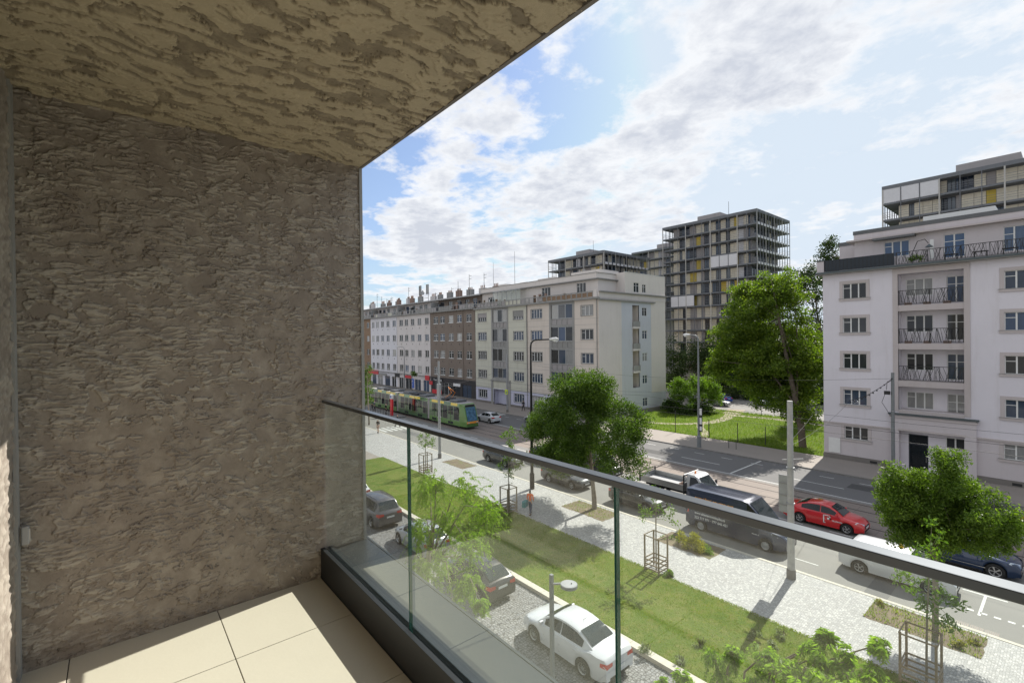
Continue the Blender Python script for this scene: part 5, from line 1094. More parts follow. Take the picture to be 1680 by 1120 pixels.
# ---------------------------------------------------------------- tram
def tram():
    g1=carpaint('tram_green',(.09,.20,.03),.35); g2=carpaint('tram_dark_green',(.03,.09,.02),.35); yl=carpaint('tram_yellow',(.72,.50,.02),.4); og=carpaint('tram_orange',(.78,.28,.03),.4)
    o=empty('tram',(-53.0,37.1,0),0,'long green and yellow low floor tram at the stop, dark windows','tram')
    secs=[(0,-9.4),(-10.0,-19.6),(-20.2,-31)]; w=1.23; r=random.Random(5)
    for i,(a,b) in enumerate(secs):
        mb=MB()
        if i==0:
            pr=[(.0,.35),(.12,.95),(-.05,1.5),(-.55,3.0),(-.95,3.42)]
            def rg(s): return [(x,s*(w-.18 if k<4 else w-.05)*(1 if k else 1),z) for k,(x,z) in enumerate(pr)]
            P=[[(x,s*(w-(.30 if q==0 else .0)),z) for x,z in pr] for s,q in ((1,0),(-1,0))]
            vs=P[0]+P[1]; m=len(pr); mb.add(vs,[(k,k+1,m+k+1,m+k) for k in range(m-1)],g1)
            for s in (1,-1):
                mb.add([(x,s*(w-.30),z) for x,z in pr]+[(-1.3,s*w,z) for x,z in pr],[(k,k+1,m+k+1,m+k) for k in range(m-1)],g1)
            st=-1.3
        else: st=a
        for s in (-1,1):
            mb.add([(st,s*w,.35),(b,s*w,.35),(b,s*w,1.02),(st,s*w,1.02)],[(0,1,2,3)],g2 if i%2 else g1); mb.add([(st,s*w,1.02),(b,s*w,1.02),(b,s*(w-.06),3.0),(st,s*(w-.06),3.0)],[(0,1,2,3)],g2); mb.add([(st,s*(w-.06),3.0),(b,s*(w-.06),3.0),(b,s*(w-.14),3.42),(st,s*(w-.14),3.42)],[(0,1,2,3)],g1)
        mb.add([(st+.3,-1.1,3.42),(st+.3,1.1,3.42),(b,1.1,3.46),(b,-1.1,3.46)],[(0,1,2,3)],m_tgrey); mb.add([(b,-w,.35),(b,w,.35),(b,w-.1,3.42),(b,-w+.1,3.42)],[(0,1,2,3)],m_trimb)
        if i: mb.add([(a,-w,.35),(a,w,.35),(a,w-.1,3.42),(a,-w+.1,3.42)],[(0,1,2,3)],m_trimb)
        mb.box(b+.3,st-.2,-1.0,1.0,.15,.4,m_trimb); sec=mb.build('car_body',o)
        x=st-.15; k=0
        while x>b+1.2:
            L2=1.25; door=k%3==1
            for s in (-1,1):
                g=MB(); z0=.45 if door else 1.10; off=.008
                f=lambda z: w-.06*max(0,(z-1.02)/1.98)+off
                g.add([(x,s*f(z0),z0),(x-L2,s*f(z0),z0),(x-L2,s*f(2.88),2.88),(x,s*f(2.88),2.88)],[(0,1,2,3)],m_cglass); q=g.build('door' if door else 'window',o)
                if door: MB().box(x-L2/2-.02,x-L2/2+.02,min(s*(w+.005),s*(w+.03)),max(s*(w+.005),s*(w+.03)),.45,2.85,g1).build('door_seal',q)
            x-=L2+.22; k+=1
        x=st-.6
        for k in range(5):
            c=(yl,g2,yl,yl,g1)[(k+i)%5]; g=MB(); 
            if x-1.7<b: break
            g.add([(x,-(w-.058),3.04),(x-1.65,-(w-.058),3.04),(x-1.65,-(w-.118),3.38),(x,-(w-.118),3.38)],[(0,1,2,3)],c); g.build('roof_banner',o); x-=1.75
        for k in range(3):
            xx=st-1.2-k*2.7
            if xx-1.8>b: MB().box(xx-1.9,xx,-.85,.85,3.44,3.72,m_trimb if k%2 else m_roofg).build('roof_equipment',o,bevel=.04)
    for a in (-9.4,-19.6):
        g=MB()
        for k in range(6): g.box(a-.1*k-.08,a-.1*k-.01,-w+.06,w-.06,.4,3.36,m_tgrey)
        g.build('bellows',o)
    g=MB(); g.add([(.11,-.80,1.12),(.11,.80,1.12),(-.50,.78,2.95),(-.50,-.78,2.95)],[(0,1,2,3)],m_cglass2); g.data_=0; wsn=g.build('windscreen',o); wsn.data.materials[0]=plain('tram_screen',(.10,.20,.32),.04,0,.6,3,coat=1)
    g=MB(); g.box(-.62,-.50,-.75,.75,3.0,3.28,m_trimb); g.build('destination_display',o)
    g=MB(); g.box(.05,.15,-.93,.93,.80,1.06,og); g.box(-.1,.16,-.93,.93,.3,.48,g2); g.build('bumper',o,bevel=.03)
    for s in (-1,1): MB().box(.14,.17,s*.7-.12,s*.7+.12,.86,.98,m_head).build('headlight',o)
    g=MB(); g.tube([(-6,-.5,3.6),(-6,-.5,3.8),(-4.6,-.3,4.6),(-6,0,5.35)],.03,m_orange,6); g.tube([(-6,.5,3.6),(-4.6,.3,4.6),(-6,0,5.35)],.03,m_orange,6); g.tube([(-6,-.75,5.38),(-6,.75,5.38)],.03,m_trimb,6); g.build('pantograph',o)
    for x in (-2.6,-8.2,-12.6,-17.6,-22.5,-28.5): 
        for s in (-1,1): inst('wheel',wheel_mesh(.3,.12,'cover')[0],o,(x,s*.78,.3))
tram()
# ---------------------------------------------------------------- street furniture
PV=.11
def lamp(name,x,y,z0,h,arm,ad,label,m,rb=.13,rt=.06,wm=None,base=1.2,lm=None):
    o=empty(name,(x,y,z0),0,label,'street lamp'); mb=MB(); mb.tube([(0,0,0),(0,0,base)],[rb*1.5,rb*1.45],m,14); mb.tube([(0,0,base),(0,0,base+.12)],[rb*1.45,rb],m,14); mb.build('base',o)
    mb=MB(); d=Vector(ad).normalized(); mb.tube([(0,0,base+.1),(0,0,h*.6),(0,0,h-.55)],[rb,(rb+rt)/2,rt],m,12)
    mb.tube([(0,0,h-.56),Vector((0,0,h-.25))+d*.06,Vector((0,0,h-.05))+d*.3,Vector((0,0,h))+d*.6,Vector((0,0,h+.03))+d*(arm-.3)],[rt,rt*.95,rt*.9,rt*.85,rt*.8],m,10); mb.build('pole',o)
    mb=MB(); e=Vector((0,0,h+.04))+d*arm; a=e-d*.42; mb.tube([a-d*.1,a+d*.12,e+d*.10,e+d*.30],[.05,.12,.15,.05],lm or m_frame,12); hd=mb.build('lamp_head',o)
    mb=MB(); mb.tube([e-d*.1+Vector((0,0,-.14)),e+d*.16+Vector((0,0,-.13))],[.08,.09],m_signw,10); mb.build('lens',hd); return o
lamp('street_lamp',-28.35,25.65,PV,12.0,2.3,(1,.25,0),'tall lamp post, black below and grey above, on the near pavement beside the big tree',m_poled,.13,.07,lm=m_frame)
lamp('street_lamp',-26.75,48.95,PV,12.3,1.4,(-1,-.1,0),'tall grey lamp post with notices strapped to it beside the grass plot',m_poleg,.15,.07)
lamp('street_lamp',-96.5,49.3,PV,10.6,2.2,(-1,-.3,0),'slim grey lamp post across the street behind the tram, above the blue signs',m_poleg,.12,.05)
lamp('street_lamp',-77,24.6,PV,11.6,3.0,(.5,.9,0),'lamp whose white head just shows past the balcony wall edge',m_poleg,.12,.05)
o=[q for q in C.objects if q.get('label','').startswith('tall grey lamp post with notices')][0]
for z,hh in ((3.45,.95),(2.45,.95),(1.75,.7)):
    mb=MB(); mb.box(.10,.48,-.14,-.12,z,z+hh,m_trimb); mb.box(.16,.42,-.143,-.141,z+.12,z+hh-.12,m_frame); mb.build('notice_board',o)
# catenary masts
def mast(x,y,h,r0,r1,m,label,name='catenary_mast'):
    o=empty(name,(x,y,PV),0,label,'mast'); mb=MB(); mb.cyl(0,0,0,h,r0,r1,m,14); mb.build('pole',o); mb=MB(); mb.cyl(0,0,0,.45,r0*1.25,r0*1.2,m_plinth,14); mb.build('base',o)
    for z in (h*.42,h*.62): mb=MB(); mb.cyl(0,0,z,z+.06,r0*1.12,r0*1.12,m_galv,14); mb.build('clamp',o)
    return o
mt=mast(-9.25,25.75,8.85,.17,.125,m_polec,'square topped grey concrete mast on the near pavement carrying the back of a road sign')
mb=MB(); mb.bar((-.35,-.05,8.85-3.0),(.5,.25,8.85-2.85),.05,.05,m_galv); mb.build('bracket',mt)
mb=MB(); mb.box(-.62,-.14,.16,.20,3.15,5.05,m_galv); mb.box(-.60,-.16,.13,.16,3.5,3.56,m_eave); mb.box(-.60,-.16,.13,.16,4.6,4.66,m_eave); mb.box(-.60,-.16,.13,.16,4.0,4.06,m_eave); mb.build('sign_back',mt,bevel=.02)
m2=mast(-42.0,25.3,9.9,.15,.10,m_galv,'slim galvanised mast on the near pavement in front of the tram'); MB().box(-.25,.25,-.12,.12,6.0,7.6,m_galv).build('junction_box',m2,bevel=.03)
m3=mast(-10.35,51.6,8.8,.15,.12,m_poleg,'grey tension mast with insulator chain in front of the lavender block')
mb=MB(); mb.tube([(0,-.1,8.3),(-.5,-.6,7.7),(-1.5,-1.6,6.8),(-2.6,-2.7,6.3)],.022,m_iron,6)
for i in range(12): t=i/12; p=Vector((0,-.1,8.3)).lerp(Vector((-2.6,-2.7,6.15)),t)-Vector((0,0,.35*math.sin(PI*t))); mb.tube([p,p+Vector((-.05,-.05,-.03))],.06,m_iron,8)
mb.build('insulator_chain',m3); mb=MB(); mb.box(-.55,-.15,-.3,-.05,6.9,7.2,m_iron); mb.tube([(-.5,-.2,6.9),(-.7,-.3,6.2),(-.1,-.1,5.0)],.02,m_iron,5); mb.tube([(.0,-.1,8.2),(-.35,-.2,7.9),(-.4,-.2,7.3)],.02,m_iron,5); mb.build('tension_gear',m3)
m4=mast(-60.6,49.5,9.6,.16,.10,m_galv,'galvanised mast with yellow pedestrian sign before the cream block entrance')
s=MB().box(-.35,.35,-.20,-.17,3.0,3.75,m_signy).build('crossing_sign',m4); mb=MB(); mb.add([(-.16,-.205,3.15),(.16,-.205,3.15),(0,-.205,3.6)],[(0,1,2)],m_signb); mb.build('symbol',s)
# overhead wires
def wire(pts,label,r=.012,name='overhead_wire',sag=.0):
    out=[]
    for a,b in zip(pts,pts[1:]):
        a=Vector(a);b=Vector(b)
        for i in range(8): t=i/8; p=a.lerp(b,t); p.z-=sag*4*t*(1-t); out.append(p)
    out.append(Vector(pts[-1])); return tag(MB().tube(out,r,m_iron,4).build(name),label,'wire',"tram wires over the street")
for y,w in ((37.1,'over the near tram track'),(40.22,'over the far tram track')):
    wire([(-160,y,5.6),(-95,y,5.6),(-60.6,y,5.6),(-26,y,5.6),(12,y,5.6),(40,y,5.6)],'contact wire running '+w,.011)
    wire([(-160,y,6.9),(-95,y,6.9),(-60.6,y,6.9),(-26,y,6.9),(12,y,6.9),(40,y,6.9)],'sagging carrier wire '+w,.009,sag=.6)
wire([(-12.95,48.9,6.25),(-9.4,25.8,6.6)],'cross span from the insulator chain to the concrete mast',.010,sag=.3)
wire([(-42,25.3,7.4),(-60.6,49.5,7.4)],'cross span between the two galvanised masts',.010,sag=.3)
wire([(-10.3,51.6,8.4),(-60.5,49.6,8.6)],'long wire along the far pavement between two masts',.010,sag=1.2)
wire([(-16.3,54.1,6.2),(-9.3,25.8,6.9)],'thin span from the lavender block corner to the concrete mast',.008,sag=.3)
wire([(-42.0,25.3,5.9),(-76.3,54.1,6.6)],'span from the slim mast to the brown house corner',.008,sag=.3)
# disc lamp in the car park
dl=empty('disc_lamp',(-11.05,10.8,0),0,'short square post lamp with a flat round head above the white saloon','street lamp')
MB().box(-.055,.055,-.055,.055,0,4.52,m_poleg).build('post',dl,bevel=.004)
mb=MB(); mb.bar((.04,.02,4.22),(.48,.14,4.36),.07,.05,m_galv); mb.build('arm',dl); mb=MB(); mb.cyl(.62,.17,4.30,4.39,.27,.27,m_poleg,36); mb.cyl(.62,.17,4.391,4.40,.255,.25,m_galv,36); mb.cyl(.68,.22,4.40,4.43,.018,.018,m_iron,8); mb.build('lamp_disc',dl)
# signs
def blue_sign(x,y,label,w,z0,h,pz=0,txt=None):
    o=empty('direction_sign',(x,y,pz),0,label,'sign'); MB().cyl(0,0,0,z0+h,.035,.035,m_galv,8).build('post',o); p=MB().box(-w/2,w/2,-.06,-.04,z0,z0+h,m_signb).build('panel',o,bevel=.01)
    if txt:
        for i,t in enumerate(txt): text(t,h*.30,'lettering',p,(-w/2+.06,-.063,z0+h*(.62-.34*i)),(PI/2,0,0),m_signw,.001)
    return o
q=blue_sign(-43.9,17.9,'small blue direction sign on a thin post at the lawn end',.95,2.25,.85,.1,['PRAHA','JIH'])
blue_sign(-91.9,49.0,'blue pictogram sign on the far pavement before the warm white house',1.0,1.8,2.0,.1,['P','i'])
rcx=empty('stop_totem',(-70.9,33.9,0),0,'tall red tram stop column with white head, before the tram','totem'); MB().box(-.35,.35,-.12,.12,.1,2.8,m_signr).build('column',rcx,bevel=.02); MB().box(-.38,.38,-.14,.14,2.801,3.5,m_frame).build('head',rcx,bevel=.02); MB().box(-.2,.2,-.15,-.141,2.95,3.35,m_signb).build('symbol',rcx)
slab('tram_platform',-110,-68.5,32.9,35.2,-.02,.16,m_kerb2)
rlx=empty('platform_railing',(-90,32.95,.16),0,'low steel railing along the tram stop island','railing'); mb=MB()
for i in range(22): mb.cyl(i,0,0,1.0,.03,.03,m_iron,6)
mb.tube([(0,0,1.0),(21,0,1.0)],.03,m_iron,6); mb.tube([(0,0,.5),(21,0,.5)],.02,m_iron,6); mb.build('bars',rlx)
# bollards along the park
for i,(x,y,h,l) in enumerate(((-32.9,54.4,2.7,'tall rusty post in the grass, nearest the cream block'),(-28.4,54.3,2.2,'thick dark post beside the trodden path'),(-25.0,54.3,2.2,'thin dark post, third along the grass edge'),(-22.1,54.6,2.1,'thin dark post, fourth along the grass edge, nearest the big trunk'),(-31.0,75.2,3.4,'dark post at the courtyard edge before the white car'),(-44.0,54.6,2.4,'dark post at the foot of the cream end wall'))):
    o=empty('fence_post',(x,y,.1),0,l,'post','posts around the grass plot'); MB().cyl(0,0,0,h,.07 if i in(1,) else .045,.05 if i==1 else .04,m_iron,8).build('shaft',o); MB().cyl(0,0,h,h+.06,.06,.02,m_iron,8).build('cap',o)
bk=empty('bike_stand',(-24.0,50.9,PV),0,'pair of thin steel hoops on the far pavement','bike stand'); mb=MB()
mb.tube([(-.4,0,0),(-.4,0,1.0),(.4,0,1.0),(.4,0,0)],.03,m_iron,6); mb.build('hoop',bk)
lw=empty('low_wall',(-44.9,54.3,.1),0,'low graffiti marked wall at the foot of the cream block','wall'); MB().box(-1.2,0,-.5,-.1,0,1.5,m_conc2).build('masonry',lw)
mb=MB(); mb.box(-44.98,-44.6,54.3,71.5,.1,.75,m_plinth); tag(mb.build('retaining_kerb'),'dark stone skirting wall along the blank end wall','wall')
# sapling cages
def cage(x,y,s,h,m,label,rails=3):
    o=empty('tree_guard',(x,y,.12),0,label,'tree guard','timber guards around the saplings'); a=s/2; t=.035
    for i,j in ((-1,-1),(1,-1),(1,1),(-1,1)): MB().box(i*a-t,i*a+t,j*a-t,j*a+t,0,h,m).build('post',o,bevel=.006)
    def ringr(z,d=.05):
        for s1 in (-1,1): MB().box(-a,a,s1*(a+t)-.015,s1*(a+t)+.015,z,z+d,m).build('rail',o); MB().box(s1*(a+t)-.015,s1*(a+t)+.015,-a,a,z,z+d,m).build('rail',o)
    ringr(h-.07); 
    for k in range(rails): ringr(.12+.22*k,.06)
    return o
def sapling(x,y,label,ells,seed,n=700,size=.16,tr=.035,leaf=None):
    return tree('sapling',(x,y,.12),ells,label,'sapling','saplings in timber guards',n,size,leaf or l_young,tr,m_barkl,.22,9,seed,droop=.35,squash=.9,limbs=12,aspect=2.6,fork=.5)
cage(-38.2,21.5,.85,1.75,m_wood,'slim dark timber guard farthest left on the near pavement'); sapling(-38.2,21.5,'small sapling just left of the slim galvanised mast',[(-38.1,21.5,3.1,.9,.8,.75),(-37.9,21.5,3.8,.45,.4,.4)],3,500)
cage(-25.7,21.0,.82,1.75,m_wood,'timber guard beside the person in the orange jacket'); sapling(-25.7,21.0,'tall narrow sapling beside the person in the orange jacket',[(-25.6,21.0,5.2,.75,.7,.95),(-25.6,21.0,3.4,.85,.8,.8),(-25.5,21.0,2.6,.6,.5,.4)],4,900)
cage(-14.15,21.45,.82,1.85,m_wood,'timber guard on the lawn edge right of the glass joint'); sapling(-14.15,21.45,'slender sapling right of the glass joint',[(-14.0,21.3,3.35,.95,.85,.75),(-13.2,21.4,3.1,.55,.5,.35),(-14.9,21.4,2.9,.45,.4,.35),(-14.1,21.4,4.3,.4,.4,.4)],5,520)
cage(-3.55,21.3,.95,1.75,m_wood,'large timber guard at the lower right corner'); sapling(-3.4,21.3,'leafy sapling at the lower right, before the taxi',[(-3.3,21.3,3.3,.75,.7,.75),(-3.15,21.3,4.6,.6,.55,.7),(-3.0,21.3,5.5,.4,.4,.4),(-3.95,21.3,3.5,.35,.35,.3),(-2.8,21.3,2.6,.35,.3,.25)],6,1000,.15)
# ---------------------------------------------------------------- trees
def E(px,py,rx,ry,Y,dy=None):
    c=atY(px,py,Y); d=(c-Vector((0,0,EYE))).dot(Fv)/FPX; return (c.x,c.y,c.z,rx*d,(dy if dy else (rx+ry)/2*d),ry*d)
tree('street_tree',(-22.1,25.95,.11),[E(940,680,62,62,25.9),E(905,735,44,45,25.9),E(1018,738,42,50,26.2),E(960,730,50,34,26.0),E(985,655,40,40,25.8),E(960,640,40,30,25.5),E(1035,690,28,28,26),E(890,700,22,30,25.2)],'large dense dark green tree on the near pavement','tree',None,100000,.15,l_ash,.17,m_barkl,.62,2.6,2,.25,.85,14,2.4,fork=.30)
tree('street_tree',(-3.8,25.6,.11),[E(1545,840,85,60,25.7),E(1490,810,45,50,25.4),E(1600,862,44,40,25.7),E(1545,800,50,44,25.8),E(1530,875,44,30,25.5),E(1635,868,26,28,25.8),E(1590,820,34,34,25.9),E(1455,835,28,30,25.6),E(1550,850,60,50,26.2),E(1555,755,20,24,25.8),E(1478,862,36,26,25.4),E(1590,892,46,22,25.6)],'bright green round tree in front of the lavender block','tree',None,78000,.115,l_right,.10,m_barkl,.36,5,8,.3,.9,14,2.6,fork=.45)
tree('plane_tree',(-19.3,57.2,.1),[E(1250,520,62,60,61),E(1215,560,48,45,60),E(1288,470,38,32,62),E(1190,600,28,34,60),E(1300,600,48,50,60),E(1255,590,45,40,59),E(1315,665,30,30,58.5),E(1325,560,22,50,62),E(1240,475,36,26,62),E(1275,645,50,32,60),E(1232,622,40,28,60),E(1322,615,26,36,60)],'very tall spreading bright tree on the grass plot','tree',None,98000,.25,l_big,.36,m_bark,.95,1.9,12,.1,.62,26,1.7,fork=.35)
tree('poplar_tree',(-22.5,78,.1),[E(1330,470,18,34,78),E(1340,540,16,50,78),E(1315,455,16,22,78),E(1338,610,16,40,78)],'thin open tree with dark leaves beside the lavender block wall','tree',None,7000,.30,l_dark,.2,m_bark,.9,2.2,17,.1,.8,20,1.8)
tree('poplar_tree',(-21,92,.05),[E(1359,415,12,28,92),E(1362,440,16,20,92),E(1352,450,10,26,90)],'pointed tree top rising behind the roof terrace corner','tree',None,5000,.32,l_dark,.2,m_bark,.8,3,19)
tree('plane_tree',(-45,84,.06),[E(1140,590,34,28,84),E(1108,590,12,40,84),E(1150,575,20,20,84),E(1110,620,14,26,84),E(1170,600,24,30,86)],'dark rounded tree between the cream block and the tower','tree',None,11000,.34,l_dark,.25,m_bark,1.0,2.4,23)
for i,(e,l,lf,b) in enumerate((([E(1115,640,18,22,70),E(1108,662,12,14,70)],'pale green bush at the blank end wall',l_bush,(-41,70)),([E(1140,640,20,24,71),E(1136,668,18,12,71)],'pale green bush between its neighbour and the grey lamp post',l_bush,(-39,71)),([E(1163,640,14,24,74),E(1172,650,10,16,74)],'yellow green bush above the silver courtyard car',l_bush,(-40,74)),([E(1100,668,10,10,68),E(1125,678,16,9,68),E(1155,673,14,10,70)],'dark low shrubs below the pale bushes',l_dark,(-39.5,68)),([E(1225,645,34,16,94),E(1205,655,18,12,93),E(1250,655,20,12,93)],'dark clipped shrubs at the back of the courtyard',l_dark,(-38,94)),([E(1290,640,30,20,90),E(1330,640,24,26,88),E(1275,630,16,14,92)],'shrubs behind the white courtyard car',l_dark,(-30,90)),([E(1225,615,26,18,97),E(1265,600,40,40,96)],'hedge mass under the tower base',l_dark,(-38,97)))):
    o=tree('bush',(b[0],b[1],.1),e,l,'bush',None,6500 if i<3 else 5500,.22 if i<3 else .26,lf,.05,m_bark,.55,4,31+i,squash=.9,limbs=6)
# mass of trees behind
for i,(px,py,rx,ry,Y) in enumerate(((1230,590,50,60,100),(1300,600,40,50,102),(1345,610,20,60,96),(1180,600,30,40,102))):
    e=[E(px,py,rx,ry,Y)]; tree('courtyard_tree',(e[0][0],Y,.05),e,('dark tree behind the middle of the big bright tree','dark tree behind the right side of the big bright tree','dark tree close behind the lavender block corner','dark tree left of the big bright tree, before the tower')[i],'tree','trees in the courtyard behind',9000,.42,l_dark,.2,m_bark,1.2,2.2,41+i)
tree('street_tree',(-66,28,.1),[E(601,620,9,20,31),E(605,645,9,14,31),E(600,655,12,10,31)],'small green tree at the left edge beside the tram','tree',None,3500,.2,l_ash,.1,m_bark,.5,5,51)
tree('sapling',(-93.5,49.6,.1),[E(679,613,3,5,49.6)],'young tree behind the tram by the blue sign','sapling',None,300,.3,l_young,.05,m_bark,.5,5,52)
# drooping trees near the facade
def weeping(name,base,heads,label,seed,n=9000,cat='tree'):
    o=empty(name,base,0,label,cat); r=np.random.RandomState(seed); rd=random.Random(seed); bx=Vector(base); P=[]
    mb=MB(); top=Vector((heads[0][0]-bx.x,heads[0][1]-bx.y,heads[0][2]-bx.z-1.2)); mb.tube([(0,0,-.1),(top.x*.1,top.y*.1,top.z*.4),(top.x*.4,top.y*.4,top.z*.75),top],[.13,.11,.08,.04],m_barkl,8); mb.build('trunk',o)
    mb=MB(); V=[];F=[]; per=n//len(heads)
    for hx,hy,hz,rad,dr in heads:
        c=Vector((hx-bx.x,hy-bx.y,hz-bx.z)); ns=max(9,int(per/64)); mb.tube([top*.7,top.lerp(c,.6)+Vector((0,0,.2)),c],[.03,.018,.008],m_barkl,6)
        for s in range(ns):
            a=rd.uniform(0,2*PI); q=rd.uniform(.35,1.15)*rad; c0=c+Vector((rd.gauss(0,rad*.28),rd.gauss(0,rad*.28),rd.gauss(0,dr*.18)))
            e=c0+Vector((math.cos(a)*q,math.sin(a)*q,-dr*rd.uniform(.10,.75))); pk=c0.lerp(e,.5)+Vector((0,0,q*rd.uniform(.25,.55)))
            mb.tube([c0,pk.lerp(c0.lerp(e,.5),.5),e],[.006,.004,.002],m_barkl,3,cap=False)
            m=int(per/ns); t=(r.rand(m)**.85)[:,None]
            A=np.array(c0);B=np.array(pk);E_=np.array(e); p=(1-t)**2*A+2*t*(1-t)*B+t*t*E_; tg=2*(1-t)*(B-A)+2*t*(E_-B); tg/=np.linalg.norm(tg,axis=1)[:,None]+1e-6
            sdv=np.cross(tg,[0,0,1.]); sdv/=np.linalg.norm(sdv,axis=1)[:,None]+1e-6; sg=np.where(r.rand(m)<.5,-1,1)[:,None]
            p=p+r.normal(size=(m,3))*.016; d=tg*.35+sdv*sg*.75+r.normal(size=(m,3))*.22; d[:,2]-=.45; d/=np.linalg.norm(d,axis=1)[:,None]; b=np.cross(d,np.cross(d,[0,0,1.])+r.normal(size=(m,3))*.6); b/=np.linalg.norm(b,axis=1)[:,None]+1e-6
            L_=(.082*(.6+.8*r.rand(m))*(1.15-.5*t[:,0]))[:,None]; V.append(np.stack([p,p+d*L_*.5+b*L_*.15,p+d*L_,p+d*L_*.5-b*L_*.15],1).reshape(-1,3))
    v=np.concatenate(V); f=np.arange(len(v)).reshape(-1,4); leaf_obj('crown',v,f,l_will,o); mb.build('branches',o); return o
def Hd(px,py,Y,rad,dr): p=atY(px,py,Y); return (p.x,p.y,p.z,rad,dr)
weeping('drooping_tree',(-16.2,9.0,0),[Hd(715,790,9.2,.75,1.5),Hd(765,800,9.3,.7,1.6),Hd(800,835,9.0,.65,1.2),Hd(735,850,9.0,.8,1.5),Hd(690,870,9.0,.7,1.4),Hd(770,890,8.8,.8,1.2),Hd(720,920,8.7,.8,1.3),Hd(765,955,8.4,.6,1.0),Hd(700,800,9.3,.5,1.2),Hd(690,930,8.6,.45,.9),Hd(745,1000,8.2,.35,.5),Hd(790,990,8.2,.25,.35)],'drooping light green tree seen through the left glass pane',61,42000)
weeping('drooping_tree',(-3.4,8.0,0),[Hd(1175,1078,8.2,.26,.55),Hd(1205,1068,8.3,.18,.4),Hd(1255,1072,8.2,.30,.5),Hd(1290,1092,8.0,.34,.5),Hd(1345,1075,8.2,.28,.45),Hd(1385,1085,8.2,.34,.5),Hd(1425,1105,8.2,.3,.5),Hd(1122,1112,8.0,.2,.35),Hd(1358,1043,8.6,.16,.18),Hd(1438,1057,8.6,.15,.18),Hd(1235,1118,7.8,.3,.5),Hd(1400,1125,7.8,.4,.5),Hd(1330,1120,7.6,.4,.5),Hd(1335,1060,8.4,.12,.15),Hd(1085,1120,8,.12,.2)],'drooping light green tree top at the bottom edge of the view',62,17000)
def shrub(name,ells,n,size,leaf,label,seed,rr=.25,asp=3.0,group=None):
    e0=ells[0]; o=empty(name,(e0[0],e0[1],.12),0,label,'shrub',group); loc=[(a-e0[0],b-e0[1],c-.12,d,e,f) for a,b,c,d,e,f in subclumps(ells,6,rr,seed,.9)]
    v,f=leaf_cloud(loc,n,size,asp,-.35,0,seed); leaf_obj('foliage',v,f,leaf,o); mb=MB()
    r=random.Random(seed)
    for i in range(14): a=r.uniform(0,6.28); q=r.uniform(.1,.8); mb.tube([(0,0,-.05),(math.cos(a)*q*e0[3]*.6,math.sin(a)*q*e0[4]*.6,e0[5]*.7),(math.cos(a)*q*e0[3],math.sin(a)*q*e0[4],e0[5]*1.5)],[.012,.008,.003],m_bark,4)
    mb.build('stems',o); return o
shrub('shrub',[(-14.45,25.6,.55,.75,.6,.45),(-14.1,25.4,.35,.9,.6,.3)],2600,.12,l_yel,'yellow green shrub in the soil bed behind the blue van shadow',71)
shrub('shrub',[(-13.4,25.3,.2,.6,.3,.16),(-15.6,25.2,.2,.6,.4,.15)],1200,.10,l_bush,'low weeds at the edge of the shrub bed',72)
for i,(px,py) in enumerate(((1235,1045),(1285,1045),(1265,1060),(1115,1090),(1060,1068),(1150,1060))):
    p=G(px,py,.12); shrub('shrub',[(p.x,p.y,.25,.28,.28,.22)],320,.09,l_grey,('silvery weed clump on the lawn, largest, nearest the mast shadow','silvery weed clump on the lawn at its far edge','silvery weed clump between the two larger ones','silvery weed clump low on the lawn near the kerb','faint silvery weed clump beside the white kerb','faint silvery weed clump in mid lawn')[i],80+i,.12,group='silvery weeds on the lawn')
p=G(1100,945,.12); shrub('grass_tuft',[(p.x,p.y,.15,.45,.35,.12)],900,.12,l_bush,'bright green tuft of long grass beside the timber guard',91,.15)
for i,(x,y) in enumerate(((-3.0,24.9),(-5.7,26.1),(-2.6,25.6))): shrub('grass_tuft',[(x,y,.16,.2,.2,.12)],260,.10,l_yel,('straw tuft by the near corner of the right soil bed','straw tuft at the left end of the right soil bed','straw tuft at the right end of the right soil bed')[i],95+i,.1,group='tufts in the right soil bed')
